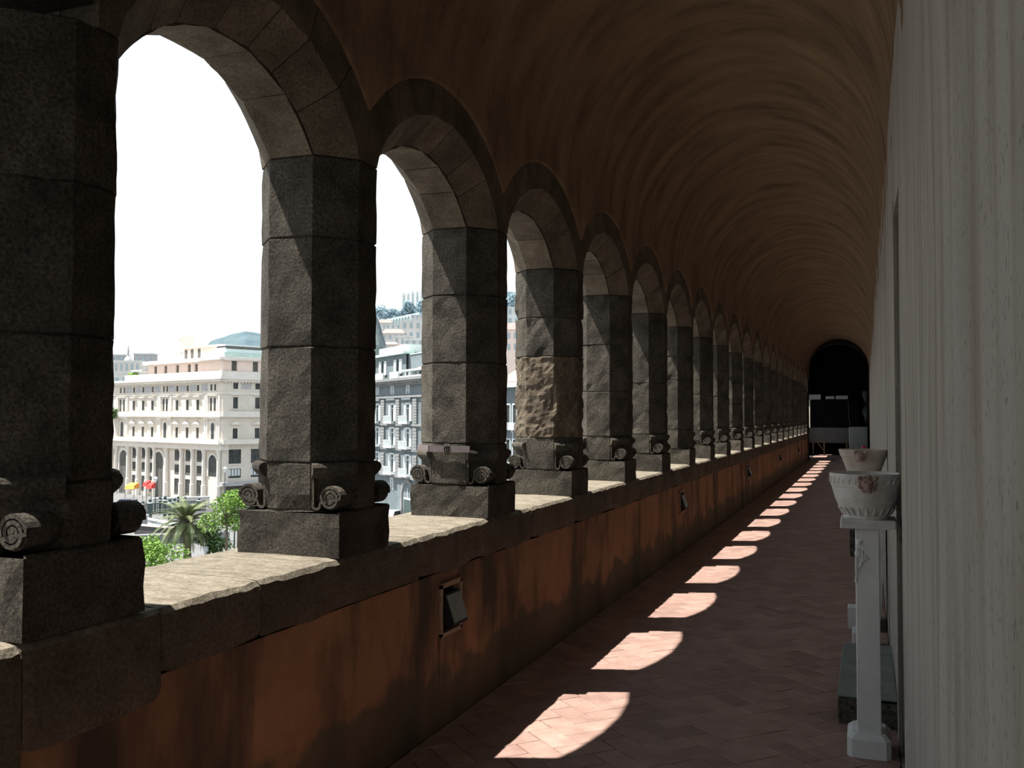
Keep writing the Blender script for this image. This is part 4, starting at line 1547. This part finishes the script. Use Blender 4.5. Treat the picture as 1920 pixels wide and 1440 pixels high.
def house(u0, u1, v0, v1, d, label, roof=None, wall=M_house, wins=(3, 2), zfoot=None, group='houses on the hillside'):
    """block whose front spans pixels u0..u1, v0..v1 of the photograph at distance d"""
    a, b = at(u0, v1, d), at(u1, v1, d)
    top = at((u0 + u1) / 2, v0, d).z
    zf = ZG
    e = Vector((b.x - a.x, b.y - a.y, 0))
    L = e.length
    t = thing('hillside_house', label, 'house', (a.x, a.y, zf), math.atan2(e.y, e.x), group)
    Hh = top - zf
    vis = top - min(a.z, b.z)
    dp = max(5.0, L * 0.7)
    wh = Hh
    if roof is not None:
        wh = Hh - 0.3 * vis
    mb = MB()
    mb.box(0, L, 0, dp, 0, wh)
    mb.build('walls', wall, t)
    rb_ = MB()
    if roof is not None:
        rb_.loft([[(-0.3, -0.4, wh), (L + 0.3, -0.4, wh), (L + 0.3, dp, wh), (-0.3, dp, wh)], [(L * 0.15, dp * 0.45, Hh), (L * 0.85, dp * 0.45, Hh), (L * 0.85, dp * 0.55, Hh), (L * 0.15, dp * 0.55, Hh)]])
        rb_.build('roof', roof, t)
    else:
        rb_.box(-0.2, L + 0.2, -0.2, dp, wh - 0.4, wh)
        rb_.build('parapet', M_white2, t)
    nx, nzw = wins
    for i in range(nx):
        for j in range(nzw):
            cx = L * (i + 0.5) / nx
            cz = wh - vis * (j + 0.55) / (nzw + 0.2)
            w_ = min(0.22 * L / nx, 1.2)
            hh_ = min(0.26 * vis / max(1, nzw), 1.6)
            mb = MB()
            mb.box(cx - w_, cx + w_, -0.08, 0.1, cz - hh_, cz + hh_)
            mb.build('window', M_farwin, t)
    return t


house(707, 735, 598, 622, 520, 'pale house with a long pink roof below the arched retaining wall', M_rooftile)
house(722, 752, 608, 626, 470, 'low house with a flat terrace in the middle of the hillside', None)
house(715, 758, 616, 645, 380, 'broad pink-roofed house in the middle of the hillside', M_rooftile, wins=(4, 2))
house(752, 790, 600, 640, 420, 'tall flat-topped cream house at the right of the hillside', None, wins=(3, 2))
house(770, 795, 590, 606, 560, 'pale flat-roofed block just under the trees at the right of the hillside', None)
house(738, 772, 630, 652, 300, 'cream house with a white terrace above the grey building', None, wins=(3, 1))
house(718, 745, 640, 660, 260, 'small white house beside the slate spire', M_rooftile, wins=(2, 1))
house(757, 795, 636, 665, 240, 'white-roofed house right above the grey building', None, wall=M_white2, wins=(3, 2))
house(745, 775, 644, 662, 220, 'low pink house behind the white terrace', M_rooftile, wins=(3, 1))
house(950, 975, 575, 612, 420, 'white house glimpsed through the third arch', None, wall=M_white2, wins=(2, 2))
house(948, 972, 604, 650, 300, 'rose-coloured house glimpsed through the third arch', M_rooftile, wall=M_pinkst, wins=(2, 2))
# rooftops left of the palace
house(196, 232, 664, 720, 330, 'grey-roofed terrace house at the left picture gap above the palace', None, wall=M_frieze, wins=(4, 3), group='rooftops beyond the palace')
house(212, 262, 676, 725, 270, 'cream block behind the palace, left of the grey rooftop and below the cupola', None, wins=(5, 2), group='rooftops beyond the palace')
house(250, 285, 662, 715, 300, 'grey rooftop block right of the green cupola', None, wall=M_frieze, wins=(3, 2), group='rooftops beyond the palace')
house(198, 240, 698, 745, 225, 'white low house beside the palace end wall', None, wall=M_white2, wins=(3, 1), group='rooftops beyond the palace')
house(270, 302, 664, 700, 350, 'pale block between the cupola and the palace roof shed', None, wall=M_white2, wins=(3, 2), group='rooftops beyond the palace')
house(196, 222, 725, 830, 205, 'shaded grey house front at the palace corner by the dark pier', None, wall=M_greyst, wins=(2, 4), group='rooftops beyond the palace', zfoot=ZG)
house(460, 500, 655, 690, 260, 'pinkish gabled house behind the palace end wing', M_rooftile, wins=(2, 1), group='rooftops beyond the palace')
# white dome with statue
c = at(240, 684, 300)
dm = thing('cupola', 'white and green cupola topped by a small statue, far left rooftops', 'dome', (c.x, c.y, ZG))
mb = MB()
k = 300 / FOC
mb.lathe([(8 * k, 0), (8 * k, c.z - ZG), (8 * k, c.z - ZG + 3 * k), (7 * k, c.z - ZG + 9 * k), (4.5 * k, c.z - ZG + 14 * k), (1.5 * k, c.z - ZG + 17 * k)], (0, 0, 0), 20)
mb.build('shell', M_white2, dm)
mb = MB()
mb.lathe([(1.5 * k, c.z - ZG + 17 * k), (2.0 * k, c.z - ZG + 22 * k), (1.8 * k, c.z - ZG + 27 * k), (0.9 * k, c.z - ZG + 31 * k), (1.1 * k, c.z - ZG + 34 * k), (0.3 * k, c.z - ZG + 36 * k)], (0, 0, 0), 10)
mb.build('statue', M_frieze, dm)
mb = MB()
mb.box(-20 * k, 14 * k, 2 * k, 20 * k, 0, c.z - ZG + 4 * k)
mb.build('drum_block', M_frieze, dm)
# slate spire right behind the second pier
c = at(698, 660, 200)
k = 200 / FOC
sp = thing('slate_spire', 'steep slate-covered church dome edge beside the second pier', 'dome', (c.x, c.y, ZG))
mb = MB()
mb.lathe([(24 * k, 0), (24 * k, c.z - ZG), (25 * k, c.z - ZG + 12 * k), (19 * k, c.z - ZG + 30 * k), (11 * k, c.z - ZG + 58 * k), (4 * k, c.z - ZG + 72 * k)], (0, 0, 0), 12)
mb.build('roof', M_dome, sp)
rb_ = MB()
for i in range(12):
    th = 2 * math.pi * i / 12
    rb_.tube([(r * k * math.cos(th), r * k * math.sin(th), c.z - ZG + z * k) for r, z in ((25.2, 12), (19.2, 30), (11.2, 58), (4, 72))], 0.12, 5)
rb_.build('ribs', M_greyst, sp)
# arched retaining wall
Wl = Fac(770, 600, 715, 640)
rw = thing('retaining_wall', 'long blue-grey retaining wall with blind arches under the hilltop trees', 'wall', Wl.p(0, 40), world=True)
ztop, zbot = at(745, 594, 620).z, at(745, 612, 620).z
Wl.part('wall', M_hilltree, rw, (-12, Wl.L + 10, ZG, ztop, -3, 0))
for i in range(9):
    s = 2 + i * 4.6
    arch_window(Wl, rw, s, s + 2.8, zbot, ztop - 1.2, 0.02, 0.3, m=M_dome, frame=M_farwin, fw=0.4)
# hilltop apartment block
Ab = Fac(800, 880, 720, 930)
ab = thing('hilltop_block', 'long white apartment block crowning the hill beyond the second arch', 'building', Ab.p(0, 60), world=True)
zt_, zb_ = at(760, 547, 900).z, at(760, 585, 900).z
Ab.part('wall', M_winwhite, ab, (-8, Ab.L, ZG, zt_, -12, 0))
for i in range(6):
    Ab.part('bay', M_white2, ab, (i * 7.2 + 0.6, i * 7.2 + 3.6, zb_ - 6, zt_ + (0.8 if i % 2 else 0), 0, 1.6))
for i in range(11):
    for j in range(5):
        s = 1.2 + i * 3.7
        z = zt_ - 2.5 - j * 3.1
        Ab.part('window', M_farwin, ab, (s - 0.6, s + 0.6, z - 0.75, z + 0.75, 0.0, 1.68))


def hill(label, crest, d0, d1, m, name='hill'):
    """ridge through crest pixels (u, v) at distance d1, falling towards d0"""
    mb = MB()
    rows_ = []
    for u, v in crest:
        top = at(u, v, d1)
        foot = at(u, 781, d0)
        back = at(u, 781, d1 * 1.35)
        pr = []
        for i in range(9):
            t = i / 8
            q = foot.lerp(top, t)
            z = ZG + (top.z - ZG) * (t ** 1.3) + 3.0 * (d1 / 700) * nz((u * 0.05, t * 5, 0), 1.0, d1)
            pr.append((q.x, q.y, z if i < 8 else top.z))
        pr.append((back.x, back.y, ZG))
        rows_.append(pr)
    mb.loft(rows_, caps=False, closed=False)
    o_ = mb.build(name, m)
    tag(o_, label, 'hill', kind='structure')
    return o_


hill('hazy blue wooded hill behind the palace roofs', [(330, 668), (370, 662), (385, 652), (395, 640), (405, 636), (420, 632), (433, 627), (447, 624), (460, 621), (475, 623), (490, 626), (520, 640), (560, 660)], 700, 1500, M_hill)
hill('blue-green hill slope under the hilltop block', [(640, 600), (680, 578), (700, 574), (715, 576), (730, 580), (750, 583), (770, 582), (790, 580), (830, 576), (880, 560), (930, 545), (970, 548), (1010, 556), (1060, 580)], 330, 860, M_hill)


def blob_tree(label, c, r, m, n=900, leaf=0.5, trunk=True, cat='tree', name='tree', squash=0.85, group=None, zf=ZG, trunk_h=None):
    t = thing(name, label, cat, (c.x, c.y, zf), 0, group)
    rel = Vector((0, 0, c.z - zf))
    mb = MB()
    rg = random.Random(int(abs(c.x * 100)))
    lobes = [(Vector((rg.uniform(-0.6, 0.6), rg.uniform(-0.6, 0.6), rg.uniform(-0.5, 0.6))) * r, rg.uniform(0.4, 0.65) * r) for _ in range(11)]
    for i in range(n):
        lc, lr = rg.choice(lobes)
        v = Vector((rg.gauss(0, 1), rg.gauss(0, 1), rg.gauss(0, 1))).normalized() * lr * rg.uniform(0.7, 1.05)
        q = rel + lc + Vector((v.x, v.y, v.z * squash))
        a = Vector((rg.gauss(0, 1), rg.gauss(0, 1), rg.gauss(0, 0.6))).normalized()
        b = a.cross(Vector((rg.gauss(0, 1), rg.gauss(0, 1), rg.gauss(0, 1)))).normalized()
        s = leaf * rg.uniform(0.6, 1.2)
        mb.add([q - a * s, q + b * s * 0.45, q + a * s, q - b * s * 0.45], [(0, 1, 2, 3)])
    fo = MB.build(mb, 'foliage', m, t)
    fo['kind'] = 'stuff'
    if trunk:
        tb_ = MB()
        tb_.tube([(0, 0, 0), (0.05 * r, 0, rel.z * 0.5), (0, 0.05 * r, rel.z)], 0.09 * r, 8, 0.04 * r)
        for lc, lr in lobes[:6]:
            tb_.tube([(0, 0, rel.z - 0.5 * r), (lc.x * 0.5, lc.y * 0.5, rel.z - 0.1 * r + lc.z * 0.3), tuple(rel + lc)], 0.035 * r, 5, 0.012 * r)
        tb_.build('trunk', M_bark, t)
    return t


# trees on the far hill
HT = [(712, 584, 13), (722, 590, 10), (735, 584, 8), (745, 588, 9), (757, 585, 8), (766, 571, 9), (772, 582, 9), (783, 580, 10), (790, 570, 8), (962, 560, 9), (955, 575, 9)]
HL = ['round blue-green tree at the left of the hilltop', 'low tree beside the round one on the hilltop', 'hazy tree left of the middle of the hilltop', 'hazy tree in the middle of the hilltop',
      'hazy tree right of the middle of the hilltop', 'tall tree standing against the white hilltop block', 'tree below the tall hilltop tree', 'tree at the right of the hilltop beside the third pier',
      'tree behind the third pier on the hilltop', 'hazy tree glimpsed through the third arch, upper', 'hazy tree glimpsed through the third arch, lower']
for (u, v, r), lb in zip(HT, HL):
    c = at(u, v, 760)
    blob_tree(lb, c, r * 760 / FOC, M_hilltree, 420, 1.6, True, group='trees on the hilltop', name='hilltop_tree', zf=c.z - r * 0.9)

# palm in the square
pc = at(349, 983, 95)
pt = thing('palm_tree', 'date palm with arching grey-green fronds in the square below', 'tree', (pc.x, pc.y, ZG))
mb = MB()
hz = pc.z - ZG
mb.tube([(0.25, 0, -0.0), (0.2, 0, hz * 0.4), (0.08, 0, hz * 0.8), (0, 0, hz)], 0.40, 12, 0.32)
for i in range(14):
    mb.lathe([(0.36, 0), (0.41, 0.06), (0.34, 0.12)], (0.2 - 0.014 * i, 0, 0.25 + i * hz / 15), 12)
mb.lathe([(0.34, -0.8), (0.62, -0.3), (0.66, 0.1), (0.4, 0.5)], (0, 0, hz), 14)
mb.build('trunk', M_bark, pt)
# one frond: arching rachis with leaflets on both sides
fr = MB()
Lf = 4.1
npt = 22


def rach(t):
    return Vector((Lf * (t - 0.12 * t * t), 0, Lf * (0.42 * t - 0.72 * t * t)))


for i in range(npt - 1):
    a, b = rach(i / (npt - 1)), rach((i + 1) / (npt - 1))
    w = 0.035 * (1 - i / npt) + 0.008
    fr.loft([[a + Vector((0, -w, 0)), a + Vector((0, w, 0)), a + Vector((0, 0, w))], [b + Vector((0, -w, 0)), b + Vector((0, w, 0)), b + Vector((0, 0, w))]])
for i in range(2, 46):
    t = i / 46
    a = rach(t)
    tg = (rach(min(1, t + 0.02)) - a).normalized()
    ll = 0.62 * math.sin(math.pi * min(1, 0.12 + t * 0.9)) + 0.12
    for s in (-1, 1):
        d = (tg * 0.75 + Vector((0, s * 0.8, -0.12))).normalized()
        q = a + d * ll
        fr.add([a - tg * 0.045, a + tg * 0.045, q], [(0, 1, 2)])
fm = fr.mesh('frond', M_palm)
rg = random.Random(5)
for i in range(64):
    o = place(fm, 'frond', pt, (0, 0, hz + 0.1))
    ring_ = i / 64
    tilt = 58 - 105 * ring_ + rg.uniform(-8, 8)
    o.rotation_euler = (rg.uniform(-0.2, 0.2), R(-tilt), i * 2.39996 + rg.uniform(-0.1, 0.1))
    o.scale = (1, 1, 1) if tilt > -20 else (0.85, 0.85, 0.85)

blob_tree('bright green leafy tree to the right of the palm, behind the volute', at(424, 962, 90), 2.1, M_leafA, 1900, 0.20)
blob_tree('small bright tree top rising behind the scrolled pier base', at(446, 938, 92), 1.3, M_leafA, 700, 0.19)
blob_tree('dark shrubby tree between the palm and the bright tree', at(392, 1000, 96), 1.7, M_leafB, 800, 0.24)
blob_tree('dark bush under the bright tree beside the pavement', at(412, 1028, 96), 1.3, M_leafB, 600, 0.22)
blob_tree('light green bush filling the lower left of the first opening', at(300, 1058, 75), 2.1, M_leafA, 2200, 0.17, cat='bush', name='bush')
blob_tree('second bush top rising behind the light green one, against the ramp wall', at(283, 1030, 78), 1.2, M_leafA, 700, 0.16, cat='bush', name='bush')
blob_tree('dark shrub growing on the palace end balcony by the pier', at(211, 776, 188), 1.3, M_leafB, 300, 0.4, cat='bush', name='bush', zf=ZG)


def ground_at(u, v):
    d = FWD + R2 * ((u - 960) / FOC) - U2 * ((v - 720) / FOC)
    t = (ZG - CAM.z) / d.z
    return CAM + d * t


# iron gate piers and lamps in front of the palace
gp = [(255, 968, 32, 5), (268, 966, 26, 5), (281, 972, 36, 6), (309, 972, 42, 5), (318, 975, 40, 5), (327, 970, 36, 4), (300, 962, 30, 4), (347, 958, 26, 5), (373, 958, 24, 6), (334, 955, 24, 3)]
GL = ['leftmost dark iron gate pier below the orange awning', 'second dark gate pier from the left', 'tall gate pier left of the low wall end', 'wide dark gate pier in the middle of the fence',
      'dark gate pier just right of the wide one', 'slim gate pier left of the palm', 'thin gate pier behind the wide ones', 'gate pier above the palm crown', 'gate pier right of the palm crown', 'thin post above the palm']
for (u, v, hpx, wpx), lb in zip(gp, GL):
    g = ground_at(u, v)
    dist = (g - CAM).dot(FWD)
    k = dist / FOC
    t = thing('gate_pier', lb, 'post', (g.x, g.y, ZG), YAW, 'iron gate piers on the square')
    w_, h_ = wpx * k / 2, hpx * k
    mb = MB()
    mb.bbox(-w_, w_, -w_, w_, 0, h_ * 0.78, 0.04)
    mb.build('shaft', M_gateiron, t)
    mb = MB()
    mb.bbox(-w_ * 1.25, w_ * 1.25, -w_ * 1.25, w_ * 1.25, h_ * 0.78, h_ * 0.82, 0.03)
    mb.build('cap', M_lampwhite, t)
    mb = MB()
    mb.lathe([(0.10, h_ * 0.82), (0.22, h_ * 0.88), (0.26, h_ * 0.97), (0.08, h_ * 1.02)], (0, 0, 0), 8)
    mb.build('lantern', M_gateiron, t)
# railing between the piers
a, b = ground_at(248, 966), ground_at(385, 957)
fz_ = thing('iron_railing', 'low iron railing running behind the gate piers', 'railing', (a.x, a.y, ZG))
e = Vector((b.x - a.x, b.y - a.y, 0))
for i in range(46):
    q = e * (i / 45)
    mb = MB()
    mb.box(q.x - 0.05, q.x + 0.05, q.y - 0.05, q.y + 0.05, 0, 1.7)
    mb.build('bar', M_gateiron, fz_)
mb = MB()
mb.tube([(0, 0, 1.6), tuple(e + Vector((0, 0, 1.6)))], 0.06, 5)
mb.tube([(0, 0, 0.25), tuple(e + Vector((0, 0, 0.25)))], 0.06, 5)
mb.build('rail', M_gateiron, fz_)
# low walls of the ramp down to the square


def strip_wall(name, label, p, q, h, th, m, cap=None, cat='wall'):
    a, b = ground_at(*p), ground_at(*q)
    t = thing(name, label, cat, (a.x, a.y, ZG))
    e_ = Vector((b.x - a.x, b.y - a.y, 0))
    n_ = Vector((e_.y, -e_.x, 0)).normalized() * th
    mb = MB()
    mb.loft([[Vector((0, 0, z)), e_ + Vector((0, 0, z)), e_ + n_ + Vector((0, 0, z)), n_ + Vector((0, 0, z))] for z in (0, h)])
    mb.build('wall', m, t)
    if cap:
        mb = MB()
        n2 = n_ * 1.25
        mb.loft([[-n_ * 0.12 + Vector((0, 0, z)), e_ - n_ * 0.12 + Vector((0, 0, z)), e_ + n2 + Vector((0, 0, z)), n2 + Vector((0, 0, z))] for z in (h, h + 0.14)])
        mb.build('coping', cap, t)
    return t


strip_wall('ramp_wall', 'upper pale wall of the ramp left of the palm', (262, 985), (330, 1000), 1.2, 0.5, M_white2, M_lampwhite)
strip_wall('ramp_wall', 'lower grey ramp wall with a pinkish coping left of the palm', (258, 1006), (360, 1016), 1.5, 0.5, M_asph, M_pinkst)
strip_wall('garden_wall', 'long low grey wall behind the palm trunk', (250, 1022), (430, 1014), 1.1, 0.4, M_rust, M_frieze)
strip_wall('square_wall', 'light stone wall in front of the palace columns', (285, 952), (392, 948), 1.5, 0.6, M_trimw, M_lampwhite)
g = ground_at(267, 994)
t = thing('gatepost', 'square grey stone gatepost at the head of the ramp', 'post', (g.x, g.y, ZG), YAW)
k = (g - CAM).dot(FWD) / FOC
mb = MB()
mb.bbox(-7 * k, 7 * k, -7 * k, 7 * k, 0, 25 * k, 0.06)
mb.build('shaft', M_rust, t)
mb = MB()
mb.bbox(-9 * k, 9 * k, -9 * k, 9 * k, 25 * k, 29 * k, 0.06)
mb.build('cap', M_frieze, t)
# asphalt street band in front of the palace, with garden bed
a, b, c, d = ground_at(180, 968), ground_at(470, 960), ground_at(470, 944), ground_at(180, 946)
mb = MB()
mb.loft([[Vector((p.x, p.y, ZG + z)) for p in (a, b, c, d)] for z in (0.01, 0.03)])
structure(mb.build('street', M_asph), 'asphalt street in front of the palace')


def lamp_post(u, v, vtop, label, style):
    g = ground_at(u, v)
    k = (g - CAM).dot(FWD) / FOC
    h_ = (v - vtop) * k
    t = thing('street_lamp', label, 'lamp', (g.x, g.y, ZG), YAW)
    mb = MB()
    mb.tube([(0, 0, 0), (0, 0, h_ * 0.5), (0, 0, h_)], 0.09, 8, 0.06)
    mb.build('pole', M_gateiron, t)
    if style == 'lantern':
        mb = MB()
        mb.lathe([(0.10, h_), (0.30, h_ + 0.65), (0.36, h_ + 0.7), (0.05, h_ + 1.0)], (0, 0, 0), 6)
        mb.build('lantern', M_lampwhite, t)
    else:
        mb = MB()
        mb.tube([(0, 0, h_), (-0.5, 0, h_ + 0.25), (-1.0, 0, h_ + 0.2)], 0.04, 6)
        mb.build('arm', M_gateiron, t)
        mb = MB()
        mb.ball((-1.2, 0, h_ + 0.15), 0.32, 8, 1.4, 1, 0.6)
        mb.build('head', M_lampwhite, t)


lamp_post(385, 1066, 1040, 'small lantern lamp post at the foot of the square, right of the palm', 'lantern')
lamp_post(439, 1060, 968, 'tall lamp post with a white oval head in front of the bright tree', 'arm')
lamp_post(421, 950, 886, 'thin dark mast before the palace end wing', 'lantern')
lamp_post(291, 960, 905, 'thin pole in front of the tall palace arch', 'lantern')


def car(u, v, rot, label, paint, L=4.2, Hc=1.45):
    g = ground_at(u, v)
    t = thing('car', label, 'car', (g.x, g.y, ZG), rot)
    mb = MB()
    side = [(-L / 2, 0.3), (-L / 2, 0.8), (-L * 0.30, 0.9), (-L * 0.18, Hc), (L * 0.22, Hc), (L * 0.36, 0.92), (L / 2, 0.78), (L / 2, 0.3)]
    mb.loft([[(x, -0.85, z) for x, z in side], [(x, -0.8, z) for x, z in side], [(x, 0.8, z) for x, z in side], [(x, 0.85, z) for x, z in side]])
    mb.build('body', paint, t)
    mb = MB()
    gl_ = [(-L * 0.25, 0.93), (-L * 0.165, Hc - 0.08), (L * 0.20, Hc - 0.08), (L * 0.30, 0.93)]
    mb.loft([[(x, -0.87, z) for x, z in gl_], [(x, 0.87, z) for x, z in gl_]])
    mb.build('side_window', M_glass, t)
    for x in (-L * 0.31, L * 0.31):
        for y in (-0.8, 0.8):
            mb = MB()
            mb.loft([[(x + 0.31 * math.cos(2 * math.pi * i / 14), y + dy, 0.31 + 0.31 * math.sin(2 * math.pi * i / 14)) for i in range(14)] for dy in (-0.1, 0.1)])
            mb.build('wheel', M_tyre, t)


car(234, 952, YAW + 0.2, 'dark blue car parked before the palace beside the dark pier', M_carblue)
car(735, 979, YAW + 1.2, 'white car with a blue window in the street by the grey building', M_carwhite, 4.6, 1.7)


def awning(u, v, w, label, m, name='awning'):
    g = ground_at(u, v)
    k = (g - CAM).dot(FWD) / FOC
    t = thing(name, label, 'awning', (g.x, g.y, ZG), YAW)
    W_ = w * k / 2
    mb = MB()
    mb.loft([[(-W_, -1.2, 2.6), (W_, -1.2, 2.6), (W_, 1.2, 2.6), (-W_, 1.2, 2.6)], [(-W_ * 0.9, -0.9, 3.2), (W_ * 0.9, -0.9, 3.2), (W_ * 0.9, 1.0, 3.6), (-W_ * 0.9, 1.0, 3.6)]])
    mb.build('canopy', m, t)
    mb = MB()
    for x in (-W_ * 0.9, W_ * 0.9):
        mb.tube([(x, -1.0, 0), (x, -1.0, 2.65)], 0.05, 6)
    mb.build('poles', M_gateiron, t)


awning(247, 944, 18, 'orange canvas awning in front of the palace columns', M_orange)
awning(275, 938, 8, 'red canvas awning left of the two by the palace columns', M_red)
awning(283, 943, 10, 'lower red canvas awning beside a column', M_red)
